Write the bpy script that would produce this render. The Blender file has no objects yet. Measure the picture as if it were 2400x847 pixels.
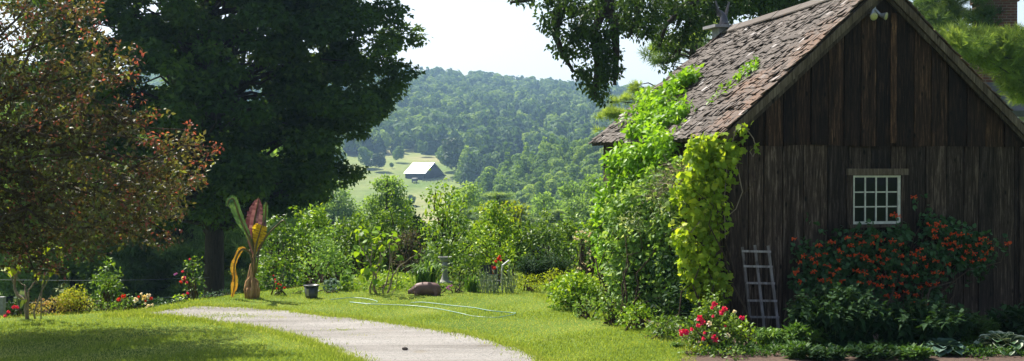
import bpy, math, random
import numpy as np
from mathutils import Vector, Matrix

SC = bpy.context.scene
R = math.radians
# ------------------------------------------------------------------ camera
HAZE = 0.0003
EYE = 2.05
F = 2850.0
PITCH = R(-0.77)
cam_d = bpy.data.cameras.new('camera')
cam = bpy.data.objects.new('camera', cam_d)
SC.collection.objects.link(cam)
cam.location = (0, 0, EYE)
cam.rotation_euler = (R(90) + PITCH, 0, 0)
cam_d.sensor_width = 36
cam_d.lens = F / 2400 * 36
cam_d.clip_end = 6000
SC.camera = cam
# ------------------------------------------------------------------ light
SUN_EL, SUN_AZ = 51.0, -40.0      # azimuth from +Y towards +X (negative = left)
world = bpy.data.worlds.new('World')
SC.world = world
world.use_nodes = True
wn = world.node_tree
sky = wn.nodes.new('ShaderNodeTexSky')
sky.sky_type = 'NISHITA'
sky.sun_disc = False
sky.sun_elevation = R(SUN_EL)
sky.sun_rotation = R(SUN_AZ)
sky.air_density = 1.3
sky.dust_density = 3.5
sky.ozone_density = 1.0
bg = wn.nodes['Background']
bg.inputs['Strength'].default_value = 0.065
tcw = wn.nodes.new('ShaderNodeTexCoord')
sep = wn.nodes.new('ShaderNodeSeparateXYZ')
wn.links.new(tcw.outputs['Generated'], sep.inputs[0])
rw = wn.nodes.new('ShaderNodeValToRGB')          # bright summer haze low in the sky
rw.color_ramp.elements[0].position = 0.0; rw.color_ramp.elements[0].color = (1.0, 1.0, 1.0, 1)
rw.color_ramp.elements[1].position = 0.34; rw.color_ramp.elements[1].color = (0, 0, 0, 1)
wn.links.new(sep.outputs[2], rw.inputs[0])
mxw = wn.nodes.new('ShaderNodeMix'); mxw.data_type = 'RGBA'; mxw.blend_type = 'ADD'
mxw.inputs['Factor'].default_value = 1.0
mw2 = wn.nodes.new('ShaderNodeMix'); mw2.data_type = 'RGBA'; mw2.blend_type = 'MULTIPLY'
mw2.inputs['Factor'].default_value = 1.0
mw2.inputs['B'].default_value = (3.9, 4.7, 5.9, 1)
wn.links.new(rw.outputs[0], mw2.inputs['A'])
wn.links.new(sky.outputs['Color'], mxw.inputs['A'])
wn.links.new(mw2.outputs['Result'], mxw.inputs['B'])
wn.links.new(mxw.outputs['Result'], bg.inputs['Color'])
sun_d = bpy.data.lights.new('sun', 'SUN')
sun_d.energy = 5.0
sun_d.angle = R(0.5)
sun_d.color = (1.0, 0.95, 0.86)
sun = bpy.data.objects.new('sun', sun_d)
SC.collection.objects.link(sun)
sv = Vector((math.sin(R(SUN_AZ)) * math.cos(R(SUN_EL)), math.cos(R(SUN_AZ)) * math.cos(R(SUN_EL)), math.sin(R(SUN_EL))))
sun.rotation_euler = sv.to_track_quat('Z', 'Y').to_euler()
sun.location = (0, 0, 60)
SC.view_settings.view_transform = 'Standard'
SC.view_settings.look = 'None'
SC.view_settings.exposure = 1.12
SC.view_settings.gamma = 1
SC.view_settings.use_curve_mapping = False
cy = SC.cycles
cy.max_bounces = 6
cy.diffuse_bounces = 3
cy.glossy_bounces = 2
cy.transmission_bounces = 4
cy.transparent_max_bounces = 6
cy.volume_bounces = 0
cy.use_denoising = True
cy.sample_clamp_indirect = 4
cy.caustics_reflective = False
cy.caustics_refractive = False

# ------------------------------------------------------------------ helpers
def at(px, py, Y):
    u = (px - 1200) / F
    v = (423.5 - py) / F
    dy = math.cos(PITCH) - v * math.sin(PITCH)
    dz = math.sin(PITCH) + v * math.cos(PITCH)
    t = Y / dy
    return Vector((u * t, Y, EYE + dz * t))

def ground_pt(px, py, z=0.0):
    u = (px - 1200) / F
    v = (423.5 - py) / F
    dy = math.cos(PITCH) - v * math.sin(PITCH)
    dz = math.sin(PITCH) + v * math.cos(PITCH)
    t = (z - EYE) / dz
    return Vector((u * t, dy * t, z))

def sstep(a, b, x):
    t = np.clip((x - a) / (b - a), 0, 1)
    return t * t * (3 - 2 * t)

def H(x, y):
    x = np.asarray(x, float); y = np.asarray(y, float)
    yc = np.interp(x, [-20, -6.9, -5.25, -4.7, -3.6, -2.5, 0, 3, 12], [16.0, 16.0, 16.9, 18.3, 20.0, 22.5, 24, 26, 36])
    s = np.maximum(0, y - yc)
    near = -(2.2 * (1 - np.exp(-(s / 7.0) ** 2)) + 0.05 * s * (s > 0))
    near = near * (1 - sstep(9, 14, x)) + (-0.02 * s) * sstep(9, 14, x)
    far = np.interp(y, [0, 60, 100, 200, 300, 380, 400, 450, 520, 560, 1000, 1150, 1700],
                    [-2, -4.5, -9, -19, -17, -13, -10.5, -3.2, 5, 10, 70, 72, 60])
    far = far - 0.085 * np.clip(x + 70, 0, 400) * sstep(540, 1000, y)
    a = 16.5 * sstep(-28, 26, x)
    far = far + a * np.exp(-((y - 350) / 75.0) ** 2)
    far = far + 1.6 * np.sin(x * .021 + y * .013) * sstep(150, 400, y) * (1 - sstep(380, 400, y)) 
    w = sstep(42, 95, y)
    return near * (1 - w) + far * w

def h1(x, y):
    return float(H(x, y))

# ------------------------------------------------------------------ materials
def srgb(*c):
    return tuple(((v / 255) / 12.92 if v / 255 <= 0.04045 else ((v / 255 + 0.055) / 1.055) ** 2.4) for v in c)

def new_mat(name):
    m = bpy.data.materials.new(name)
    m.use_nodes = True
    nt = m.node_tree
    return m, nt, nt.nodes['Principled BSDF'], nt.nodes['Material Output']

def N(nt, typ, **kw):
    n = nt.nodes.new(typ)
    for k, v in kw.items():
        setattr(n, k, v)
    return n

def ramp(nt, fac, stops):
    r = N(nt, 'ShaderNodeValToRGB')
    el = r.color_ramp.elements
    while len(el) < len(stops):
        el.new(0.5)
    for e, (p, c) in zip(el, stops):
        e.position = p
        e.color = (*c, 1) if len(c) == 3 else c
    nt.links.new(fac, r.inputs[0])
    return r.outputs[0]

def noise(nt, vec, scale, detail=3, rough=.55, dist=0.0):
    n = N(nt, 'ShaderNodeTexNoise')
    n.inputs['Scale'].default_value = scale
    n.inputs['Detail'].default_value = detail
    n.inputs['Roughness'].default_value = rough
    n.inputs['Distortion'].default_value = dist
    if vec is not None:
        nt.links.new(vec, n.inputs['Vector'])
    return n.outputs['Fac']

def coords(nt, scale=(1, 1, 1), kind='Object'):
    tc = N(nt, 'ShaderNodeTexCoord')
    mp = N(nt, 'ShaderNodeMapping')
    mp.inputs['Scale'].default_value = scale
    nt.links.new(tc.outputs[kind], mp.inputs['Vector'])
    return mp.outputs[0]

def mixc(nt, fac, a, b, mode='MIX'):
    m = N(nt, 'ShaderNodeMix', data_type='RGBA', blend_type=mode)
    for s, v in ((m.inputs['Factor'], fac), (m.inputs['A'], a), (m.inputs['B'], b)):
        if isinstance(v, (int, float)):
            s.default_value = v
        elif isinstance(v, tuple):
            s.default_value = (*v, 1)
        else:
            nt.links.new(v, s)
    return m.outputs['Result']

def mathn(nt, op, a, b=0.0):
    m = N(nt, 'ShaderNodeMath', operation=op)
    for s, v in ((m.inputs[0], a), (m.inputs[1], b)):
        if isinstance(v, (int, float)):
            s.default_value = v
        else:
            nt.links.new(v, s)
    return m.outputs[0]

def attr(nt, name='tone'):
    a = N(nt, 'ShaderNodeAttribute')
    a.attribute_name = name
    return a.outputs['Fac']

def bump(nt, bsdf, height, strength=.5, dist=.02):
    b = N(nt, 'ShaderNodeBump')
    b.inputs['Strength'].default_value = strength
    b.inputs['Distance'].default_value = dist
    nt.links.new(height, b.inputs['Height'])
    nt.links.new(b.outputs[0], bsdf.inputs['Normal'])

def leaf_mat(name, c0, c1, c2, tr=0.35, rough=.5, spec=.35, tcol=None, objvar=0.0):
    m, nt, b, out = new_mat(name)
    f = attr(nt)
    if objvar:
        oi = N(nt, 'ShaderNodeObjectInfo')
        f = mathn(nt, 'ADD', mathn(nt, 'MULTIPLY', f, 1 - objvar), mathn(nt, 'MULTIPLY', oi.outputs['Random'], objvar))
    col = ramp(nt, f, [(0.0, c0), (0.5, c1), (1.0, c2)])
    nt.links.new(col, b.inputs['Base Color'])
    b.inputs['Roughness'].default_value = min(.7, rough + .08)
    b.inputs['Specular IOR Level'].default_value = spec * .6
    t = N(nt, 'ShaderNodeBsdfTranslucent')
    tc = mixc(nt, 1.0, col, tcol or (1.6, 1.5, .6), 'MULTIPLY')
    nt.links.new(tc, t.inputs['Color'])
    mx = N(nt, 'ShaderNodeMixShader')
    mx.inputs[0].default_value = tr
    nt.links.new(b.outputs[0], mx.inputs[1])
    nt.links.new(t.outputs[0], mx.inputs[2])
    nt.links.new(mx.outputs[0], out.inputs[0])
    return m

def simple_mat(name, col, rough=.6, var=.25, scale=8, metal=0, spec=.4, bmp=0.0, tone=False):
    m, nt, b, out = new_mat(name)
    v = coords(nt)
    n = noise(nt, v, scale, 4)
    if tone:
        n = mathn(nt, 'ADD', mathn(nt, 'MULTIPLY', n, .5), mathn(nt, 'MULTIPLY', attr(nt), .5))
    d = tuple(max(0, c * (1 - var)) for c in col); l = tuple(min(1, c * (1 + var)) for c in col)
    nt.links.new(ramp(nt, n, [(.25, d), (.75, l)]), b.inputs['Base Color'])
    b.inputs['Roughness'].default_value = rough
    b.inputs['Metallic'].default_value = metal
    b.inputs['Specular IOR Level'].default_value = spec
    if bmp:
        bump(nt, b, n, .6, bmp)
    return m

# leaf palettes (linear)
M = {}
M['maple'] = leaf_mat('maple_leaf', (.026, .056, .014), (.046, .09, .02), (.1, .16, .03), .38, .6, .2)
M['elm'] = leaf_mat('elm_leaf', (.022, .045, .012), (.035, .07, .016), (.07, .13, .02), .3)
M['crab'] = leaf_mat('bronze_leaf', (.045, .03, .02), (.1, .088, .038), (.23, .29, .07), .38, .38, .7, (1.5, 1.2, .5))
M['crabtip'] = leaf_mat('red_leaf', (.16, .055, .04), (.3, .11, .08), (.36, .2, .1), .35, .45, .4, (1.6, .9, .6))
M['creeper'] = leaf_mat('creeper_leaf', (.07, .17, .012), (.15, .31, .02), (.28, .46, .05), .42, .4, .5)
M['silver'] = leaf_mat('silver_vine_leaf', (.07, .15, .03), (.16, .29, .06), (.34, .46, .17), .36, .5, .4)
M['hop'] = leaf_mat('hop_leaf', (.1, .18, .015), (.25, .37, .03), (.52, .57, .07), .46, .5, .35)
M['honey'] = leaf_mat('honeysuckle_leaf', (.025, .07, .025), (.045, .11, .04), (.08, .17, .06), .25, .45, .4)
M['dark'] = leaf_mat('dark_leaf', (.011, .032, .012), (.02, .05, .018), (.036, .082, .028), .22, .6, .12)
M['fern'] = leaf_mat('fern_leaf', (.03, .075, .015), (.05, .12, .02), (.09, .18, .03), .3)
M['lilac'] = leaf_mat('shrub_leaf', (.03, .07, .01), (.085, .17, .018), (.27, .4, .035), .28, .42, .5)
M['bright'] = leaf_mat('bright_leaf', (.05, .11, .012), (.15, .28, .02), (.4, .53, .04), .32, .42, .45)
M['lime'] = leaf_mat('lime_leaf', (.1, .15, .012), (.22, .29, .02), (.38, .42, .04), .4, .5, .3)
M['mid'] = leaf_mat('mid_leaf', (.035, .08, .014), (.1, .19, .026), (.27, .39, .055), .3, .42, .5)
M['grey'] = leaf_mat('grey_leaf', (.1, .15, .09), (.2, .26, .17), (.4, .45, .36), .2, .7, .2)
M['bluegreen'] = leaf_mat('blue_leaf', (.05, .1, .07), (.08, .15, .1), (.14, .22, .15), .2, .5, .4)
M['twiggy'] = leaf_mat('dry_leaf', (.07, .055, .04), (.13, .11, .08), (.16, .2, .06), .2, .7, .2)
M['pink'] = leaf_mat('spirea_leaf', (.2, .24, .03), (.36, .3, .08), (.5, .22, .16), .3, .6, .3)
M['yellow'] = leaf_mat('golden_leaf', (.17, .22, .02), (.3, .34, .03), (.42, .34, .06), .35, .6, .3)
M['pine'] = leaf_mat('pine_needles', (.1, .165, .05), (.22, .32, .085), (.4, .5, .16), .5, .5, .35)
M['pinedark'] = leaf_mat('dark_pine_needles', (.035, .075, .035), (.08, .14, .055), (.17, .25, .09), .4, .5, .3)
M['wood_tree'] = leaf_mat('wood_leaf', (.085, .165, .05), (.16, .27, .08), (.27, .39, .11), .5, .5, .35, objvar=.35)
M['far'] = leaf_mat('hill_leaf', (.04, .095, .025), (.135, .23, .042), (.29, .4, .06), .4, .7, .2, objvar=.45)
M['farmass'] = leaf_mat('far_hill_leaf', (.022, .058, .024), (.075, .14, .036), (.18, .27, .05), .32, .7, .2)
M['grass'] = leaf_mat('grass_blade', (.15, .22, .045), (.25, .325, .065), (.46, .45, .2), .38, .55, .25)
M['strap'] = leaf_mat('strap_leaf', (.05, .12, .02), (.1, .2, .035), (.2, .32, .07), .35, .35, .5)
M['pinemid'] = leaf_mat('mid_pine_needles', (.06, .12, .055), (.14, .23, .1), (.3, .4, .17), .45)
M['pale'] = leaf_mat('pale_leaf', (.22, .3, .14), (.42, .5, .3), (.68, .74, .55), .35)
M['bark'] = None

def bark_mat(name, c0, c1, sc=(9, 9, 1.6)):
    m, nt, b, out = new_mat(name)
    v = coords(nt, sc)
    n = noise(nt, v, 2.2, 6, .7, .4)
    nt.links.new(ramp(nt, n, [(.3, c0), (.7, c1)]), b.inputs['Base Color'])
    b.inputs['Roughness'].default_value = .9
    b.inputs['Specular IOR Level'].default_value = .15
    bump(nt, b, n, 1.0, .03)
    return m
M['bark'] = bark_mat('dark_bark', (.018, .014, .012), (.07, .055, .045))
M['twig'] = bark_mat('tan_twig', (.2, .15, .11), (.42, .33, .25), (20, 20, 5))
M['stem'] = simple_mat('green_stem', (.08, .12, .03), .6)
M['brownstem'] = bark_mat('brown_stem', (.05, .035, .022), (.13, .09, .06), (25, 25, 6))

# ------------------------------------------------------------------ mesh tools
def link(o, parent=None):
    SC.collection.objects.link(o)
    if parent is not None:
        o.parent = parent
    return o

def np_mesh(name, V, Fc, tone=None, mat=None):
    """uniform polygons; V (n,3), Fc (m,k)"""
    me = bpy.data.meshes.new(name)
    V = np.ascontiguousarray(V, np.float32); Fc = np.ascontiguousarray(Fc, np.int32)
    m, k = Fc.shape
    me.vertices.add(len(V)); me.vertices.foreach_set('co', V.ravel())
    me.loops.add(m * k); me.loops.foreach_set('vertex_index', Fc.ravel())
    me.polygons.add(m)
    me.polygons.foreach_set('loop_start', np.arange(0, m * k, k, dtype=np.int32))
    me.update(calc_edges=True)
    if tone is not None:
        a = me.attributes.new('tone', 'FLOAT', 'FACE')
        a.data.foreach_set('value', np.ascontiguousarray(tone, np.float32))
    if mat is not None:
        me.materials.append(mat)
    return me

class MB:
    def __init__(s):
        s.v = []; s.f = []; s.t = []
    def add(s, vs, fs, tone=.5):
        o = len(s.v)
        s.v.extend([tuple(p) for p in vs])
        s.f.extend([tuple(i + o for i in f) for f in fs])
        s.t.extend([tone] * len(fs))
    def hexa(s, p, tone=.5):
        """p: 8 points, bottom 4 ccw then top 4"""
        s.add(p, [(3, 2, 1, 0), (4, 5, 6, 7), (0, 1, 5, 4), (1, 2, 6, 5), (2, 3, 7, 6), (3, 0, 4, 7)], tone)
    def box(s, x0, x1, y0, y1, z0, z1, tone=.5):
        s.hexa([(x0, y0, z0), (x1, y0, z0), (x1, y1, z0), (x0, y1, z0), (x0, y0, z1), (x1, y0, z1), (x1, y1, z1), (x0, y1, z1)], tone)
    def bar(s, a, b, w, d, tone=.5, up=(0, 0, 1)):
        a = Vector(a); b = Vector(b); t = (b - a).normalized(); u = Vector(up)
        if abs(t.dot(u)) > .95: u = Vector((0, 1, 0))
        n = t.cross(u).normalized(); u = n.cross(t)
        p = []
        for q in (a, b):
            p += [q - n * w / 2 - u * d / 2, q + n * w / 2 - u * d / 2, q + n * w / 2 + u * d / 2, q - n * w / 2 + u * d / 2]
        s.add(p, [(3, 2, 1, 0), (4, 5, 6, 7), (0, 1, 5, 4), (1, 2, 6, 5), (2, 3, 7, 6), (3, 0, 4, 7)], tone)
    def tube(s, pts, rad, n=6, tone=.5, cap=True):
        pts = [Vector(p) for p in pts]
        if isinstance(rad, (int, float)): rad = [rad] * len(pts)
        rings = []; prev = None
        for i, p in enumerate(pts):
            t = (pts[min(i + 1, len(pts) - 1)] - pts[max(i - 1, 0)])
            if t.length < 1e-6: t = Vector((0, 0, 1))
            t.normalize()
            if prev is None:
                a = Vector((1, 0, 0)) if abs(t.x) < .8 else Vector((0, 1, 0))
                prev = (a - t * a.dot(t)).normalized()
            else:
                prev = (prev - t * prev.dot(t))
                prev = prev.normalized() if prev.length > 1e-5 else t.orthogonal().normalized()
            b = t.cross(prev)
            rings.append([p + (prev * math.cos(2 * math.pi * k / n) + b * math.sin(2 * math.pi * k / n)) * rad[i] for k in range(n)])
        V = [q for r in rings for q in r]; fs = []
        for i in range(len(pts) - 1):
            for k in range(n):
                k2 = (k + 1) % n
                fs.append((i * n + k, i * n + k2, (i + 1) * n + k2, (i + 1) * n + k))
        if cap:
            fs.append(tuple(range(n - 1, -1, -1))); fs.append(tuple(range((len(pts) - 1) * n, len(pts) * n)))
        s.add(V, fs, tone)
    def lathe(s, prof, c=(0, 0, 0), n=24, tone=.5):
        V = []; fs = []
        for r, z in prof:
            for k in range(n):
                a = 2 * math.pi * k / n
                V.append((c[0] + r * math.cos(a), c[1] + r * math.sin(a), c[2] + z))
        for i in range(len(prof) - 1):
            for k in range(n):
                k2 = (k + 1) % n
                fs.append((i * n + k, i * n + k2, (i + 1) * n + k2, (i + 1) * n + k))
        fs.append(tuple(range(n - 1, -1, -1))); fs.append(tuple(range((len(prof) - 1) * n, len(prof) * n)))
        s.add(V, fs, tone)
    def build(s, name, mat, parent=None, origin=None, smooth=False):
        o = Vector(origin) if origin is not None else Vector((0, 0, 0))
        me = bpy.data.meshes.new(name)
        me.from_pydata([(p[0] - o.x, p[1] - o.y, p[2] - o.z) for p in s.v], [], s.f)
        a = me.attributes.new('tone', 'FLOAT', 'FACE')
        a.data.foreach_set('value', np.array(s.t, np.float32))
        me.materials.append(mat)
        if smooth:
            me.polygons.foreach_set('use_smooth', [True] * len(me.polygons))
        me.update()
        ob = bpy.data.objects.new(name, me)
        link(ob, parent)
        if parent is None and origin is not None:
            ob.location = o
        return ob

def tag(o, label=None, cat=None, group=None, kind=None):
    if label: o['label'] = label
    if cat: o['category'] = cat
    if group: o['group'] = group
    if kind: o['kind'] = kind
    return o

def thing(name, label, cat, loc, group=None, rz=0):
    o = bpy.data.objects.new(name, None)
    o.empty_display_size = .2
    link(o); o.location = loc; o.rotation_euler = (0, 0, rz)
    return tag(o, label, cat, group)

def copy_thing(src, loc=None, rz=None, label=None, scale=None):
    r = src.copy(); SC.collection.objects.link(r)
    if loc is not None: r.location = loc
    if rz is not None: r.rotation_euler = (0, 0, rz)
    if scale is not None: r.scale = (scale,) * 3 if isinstance(scale, (int, float)) else scale
    if label: r['label'] = label
    for ch in list(src.children):
        c = ch.copy(); SC.collection.objects.link(c); c.parent = r
        for g in ch.children:
            d = g.copy(); SC.collection.objects.link(d); d.parent = c
    return r

# ------------------------------------------------------------------ leaves
def tri_fan(outer, c):
    V = [c] + outer
    n = len(outer)
    return np.array(V, float), np.array([(0, i + 1, (i + 1) % n + 1) for i in range(n)])
T = {}
T['oval'] = (np.array([(0, 0, 0), (.27, .42, .05), (0, 1, -.1), (-.27, .42, .05)], float), np.array([(0, 1, 2), (0, 2, 3)]))
T['broad'] = (np.array([(0, 0, 0), (.34, .18, .05), (.38, .55, .04), (0, 1, -.12), (-.38, .55, .04), (-.34, .18, .05)], float),
              np.array([(0, 1, 2), (0, 2, 3), (0, 3, 4), (0, 4, 5)]))
T['lance'] = (np.array([(0, 0, 0), (.15, .35, .03), (0, 1, -.14), (-.15, .35, .03)], float), np.array([(0, 1, 2), (0, 2, 3)]))
T['lobe'] = tri_fan([(0, 0, 0), (.46, .08, .0), (.36, .34, .02), (.5, .62, -.04), (.24, .68, .01), (0, 1, -.1),
                     (-.24, .68, .01), (-.5, .62, -.04), (-.36, .34, .02), (-.46, .08, .0)], (0, .35, .06))
T['maple'] = tri_fan([(0, 0, 0), (.5, .28, -.03), (.2, .48, .02), (0, 1, -.1), (-.2, .48, .02), (-.5, .28, -.03)], (0, .34, .05))
T['blade'] = (np.array([(-.07, 0, 0), (.07, 0, 0), (0, 1, 0)], float), np.array([(0, 1, 2)]))
def _tuft(n=8, spread=.55, w=.034, seed=1):
    g = np.random.default_rng(seed); V = []; Fs = []
    for i in range(n):
        a = 2 * math.pi * i / n + g.uniform(-.3, .3); s = spread * g.uniform(.6, 1.2)
        d = np.array([math.cos(a) * s, 1, math.sin(a) * s]); d /= np.linalg.norm(d); d *= g.uniform(.75, 1.0)
        side = np.cross(d, g.normal(size=3)); side /= np.linalg.norm(side)
        o = len(V); b = np.array([0, g.uniform(-.35, .1), 0])
        V += [b - side * w, b + side * w, b + d]
        Fs.append((o, o + 1, o + 2))
    return np.array(V), np.array(Fs)
T['tuft'] = _tuft()
T['bigtuft'] = _tuft(10, .8, .05, 3)

def nrm(a):
    return a / np.maximum(np.linalg.norm(a, axis=1, keepdims=True), 1e-9)

def place(pos, d, n, size, tmpl, tone):
    TV, TF = T[tmpl]
    y = nrm(d); x = nrm(np.cross(y, n)); z = np.cross(x, y)
    s = np.asarray(size)[:, None, None]
    V = pos[:, None, :] + s * (TV[None, :, 0:1] * x[:, None] + TV[None, :, 1:2] * y[:, None] + TV[None, :, 2:3] * z[:, None])
    k = len(TV)
    Fc = (np.arange(len(pos)) * k)[:, None, None] + TF[None]
    return V.reshape(-1, 3), Fc.reshape(-1, TF.shape[1]), np.repeat(tone, len(TF))

def cloud(g, C, dens, size, tmpl='oval', flat=.8, out=.6, up=.4, jit=.55, droop=.15, inner=.5, svar=.3, tmix=.5, tip=0.0):
    """C (n,4) clumps -> leaves. dens = leaves per m^2-ish of r^2"""
    C = np.asarray(C, float)
    cnt = np.maximum(3, (dens * C[:, 3] ** 2 * g.uniform(.7, 1.3, len(C)))).astype(int)
    idx = np.repeat(np.arange(len(C)), cnt); n = len(idx)
    d = nrm(g.normal(size=(n, 3)))
    r = C[idx, 3] * (inner + (1 - inner) * g.random(n) ** .6) * g.uniform(.85, 1.12, n)
    fl = np.array([1, 1, flat])
    pos = C[idx, :3] + d * r[:, None] * fl
    ld = d * out + g.normal(size=(n, 3)) * jit + np.array([0, 0, -droop])
    nn = d * .5 + np.array([0, 0, up]) + g.normal(size=(n, 3)) * jit
    s = size * g.uniform(1 - svar, 1 + svar, n)
    ct = g.random(len(C))
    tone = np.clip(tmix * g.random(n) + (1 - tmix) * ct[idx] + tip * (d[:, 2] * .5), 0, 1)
    return place(pos, nrm(ld), nrm(nn), s, tmpl, tone)

def merge(parts):
    V = []; Fs = []; Tn = []; o = 0
    for v, f, t in parts:
        V.append(v); Fs.append(f + o); Tn.append(t); o += len(v)
    return np.vstack(V), np.vstack(Fs), np.concatenate(Tn)

def leaf_obj(name, data, mat, parent=None, origin=(0, 0, 0)):
    v, f, t = data
    me = np_mesh(name, v - np.array(origin, float), f, t, mat)
    ob = bpy.data.objects.new(name, me)
    link(ob, parent)
    if parent is None: ob.location = origin
    return ob

def curve_pts(a, b, sag, g, n=4, wob=.08):
    a = Vector(a); b = Vector(b); L = (b - a).length
    out = []
    for i in range(n + 1):
        t = i / n
        p = a.lerp(b, t) + Vector((0, 0, sag * L * 4 * t * (1 - t)))
        if 0 < i < n: p += Vector(g.normal(size=3) * wob * L * .5)
        out.append(p)
    return out

def stems(g, mb, base, C, r0, frac=1.0, spread=.1, n=5, sides=5):
    sel = [c for c in C if g.random() < frac]
    for c in sel:
        b = Vector(base) + Vector((g.normal() * spread, g.normal() * spread, 0))
        pts = curve_pts(b, Vector(c[:3]), .04, g, n)
        mb.tube(pts, [r0 * (1 - .75 * i / n) for i in range(n + 1)], sides)

def px_clumps(lst, yoff=0):
    """[(px,py,Y,r)]"""
    return np.array([[*at(a, b, Y + yoff), r] for a, b, Y, r in lst])

def dome_clumps(g, c, rx, ry, h, n, r, base=.12):
    """clumps filling a dome bush standing at c"""
    out = []
    for i in range(n):
        a = g.uniform(0, 2 * math.pi); u = g.random() ** .5
        zz = g.uniform(base, 1) ** .8
        k = math.sqrt(max(0, 1 - (zz ** 2.2))) * .75 + .25 * (zz < .85)
        rr = r * g.uniform(.7, 1.3)
        out.append([c[0] + math.cos(a) * rx * k * (.55 + .45 * u), c[1] + math.sin(a) * ry * k * (.55 + .45 * u), c[2] + max(rr * .6, zz * (h - rr * .6)), rr])
    return np.array(out)

def bush(name, label, cat, x0, x1, ytop, Y, mat, size, tmpl='oval', dens=900, n=None, seed=0, depth=None, r=None, group=None,
         stem='brownstem', spiky=0, droop=.15, **kw):
    g = np.random.default_rng(seed + int(x0) * 7 + int(ytop))
    w = (x1 - x0) / F * Y; cx = at((x0 + x1) / 2, 500, Y).x
    z0 = h1(cx, Y); top = at(600, ytop, Y).z; h = top - z0
    rr = r or max(.08, min(.26, w * .17))
    nn = n or int(max(8, 2.2 * (w * h + .3 * w * w) / (rr * rr * 3.0)))
    C = dome_clumps(g, (cx, Y, z0), w / 2 - rr * .5, (depth or w * .45), h, nn, rr)
    data = [cloud(g, C, dens, size, tmpl, droop=droop, **kw)]
    if spiky:  # leafy shoots above the mass
        sh = []
        for i in range(spiky):
            c = C[g.integers(len(C))]
            if c[2] < z0 + h * .45: continue
            q = np.array([c[0], c[1], c[2]]) ; dv = np.array([g.normal() * .3, g.normal() * .3, 1.0]); dv /= np.linalg.norm(dv)
            for k in range(5):
                sh.append([*(q + dv * (c[3] * .6 + k * .055 * (1 + h * .3))), .055])
        if sh:
            data.append(cloud(g, np.array(sh), 2200, size * .9, tmpl, tmix=.5, tip=.3))
    t = thing(name, label, cat, (cx, Y, z0), group)
    leaf_obj('foliage', merge(data), M[mat], t, (cx, Y, z0))
    mb = MB(); stems(g, mb, (cx, Y, z0 - .02), C, .012 + .008 * h, .5, .06 + w * .05)
    mb.build('stem', M[stem], t, (cx, Y, z0), True)
    return t, C
# ================================================================== GROUND
def axis(segs):
    out = []
    for a, b, st in segs:
        out += list(np.arange(a, b, st))
    return np.array(out + [segs[-1][1]])
gx = axis([(-1500, -400, 100), (-400, -100, 20), (-100, -20, 5), (-20, 12, .3), (12, 30, 2), (30, 100, 5), (100, 400, 20), (400, 1500, 100)])
gy = axis([(-60, 8, 4), (8, 36, .3), (36, 60, 2), (60, 380, 8), (380, 560, 5), (560, 1160, 25), (1160, 1700, 90)])
GX, GY = np.meshgrid(gx, gy)
GZ = H(GX, GY)
nx_, ny_ = len(gx), len(gy)
ii = np.arange(nx_ * ny_).reshape(ny_, nx_)
Fg = np.stack([ii[:-1, :-1], ii[:-1, 1:], ii[1:, 1:], ii[1:, :-1]], -1).reshape(-1, 4)
me = np_mesh('ground', np.stack([GX, GY, GZ], -1).reshape(-1, 3), Fg)
def ground_mats():
    m, nt, b, out = new_mat('lawn_turf')
    v = coords(nt)
    n1 = noise(nt, v, .55, 4, .6); n2 = noise(nt, v, 28, 4, .7)
    c1 = ramp(nt, n1, [(.3, (.09, .16, .02)), (.6, (.16, .23, .032)), (.8, (.26, .28, .08))])
    c2 = ramp(nt, n2, [(.3, (.35, .4, .3)), (.7, (1.15, 1.15, 1.1))])
    nt.links.new(mixc(nt, 1.0, c1, c2, 'MULTIPLY'), b.inputs['Base Color'])
    b.inputs['Roughness'].default_value = .95; b.inputs['Specular IOR Level'].default_value = .1
    bump(nt, b, n2, .8, .03)
    m2, nt, b, out = new_mat('hay_field')
    v = coords(nt)
    n1 = noise(nt, v, .018, 5, .6); n2 = noise(nt, v, .35, 4, .7)
    c1 = ramp(nt, n1, [(.35, (.13, .19, .05)), (.55, (.22, .25, .09)), (.7, (.32, .28, .15))])
    c2 = ramp(nt, n2, [(.3, (.75, .75, .7)), (.7, (1.1, 1.1, 1.1))])
    nt.links.new(mixc(nt, 1.0, c1, c2, 'MULTIPLY'), b.inputs['Base Color'])
    b.inputs['Roughness'].default_value = 1; b.inputs['Specular IOR Level'].default_value = .05
    return m, m2
turf, hay = ground_mats()
me.materials.append(turf); me.materials.append(hay)
cyc = (gy[:-1] + gy[1:]) / 2
me.polygons.foreach_set('material_index', np.repeat((cyc > 70).astype(np.int32), nx_ - 1))
me.polygons.foreach_set('use_smooth', np.ones(len(me.polygons), bool))
go = link(bpy.data.objects.new('ground', me)); tag(go, kind='structure')

# driveway ------------------------------------------------------------------
rng = np.random.default_rng(5)
top_e = [(250, 741), (330, 731.5), (380, 727), (430, 721), (480, 717.5), (560, 718.5), (640, 725), (740, 738), (820, 747), (900, 756), (1000, 769), (1090, 785), (1170, 803), (1230, 824), (1270, 846), (1330, 890), (1420, 980)]
bot_e = [(250, 743), (320, 739.5), (370, 741), (420, 745), (480, 754), (560, 766), (620, 778), (680, 791), (730, 805), (780, 822), (825, 843), (860, 862), (910, 890), (980, 940), (1060, 1010), (1110, 1060), (1180, 1150)]
A = np.array([ground_pt(*p)[:2] for p in top_e]); B_ = np.array([ground_pt(*p)[:2] for p in bot_e])
def dens_curve(P, n):
    t = np.linspace(0, len(P) - 1, n)
    # smooth by catmull like averaging
    x = np.interp(t, np.arange(len(P)), P[:, 0]); y = np.interp(t, np.arange(len(P)), P[:, 1])
    for _ in range(3):
        x[1:-1] = (x[:-2] + 2 * x[1:-1] + x[2:]) / 4; y[1:-1] = (y[:-2] + 2 * y[1:-1] + y[2:]) / 4
    return np.stack([x, y], 1)
nA = 260
A = dens_curve(A, nA); B_ = dens_curve(B_, nA)
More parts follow.
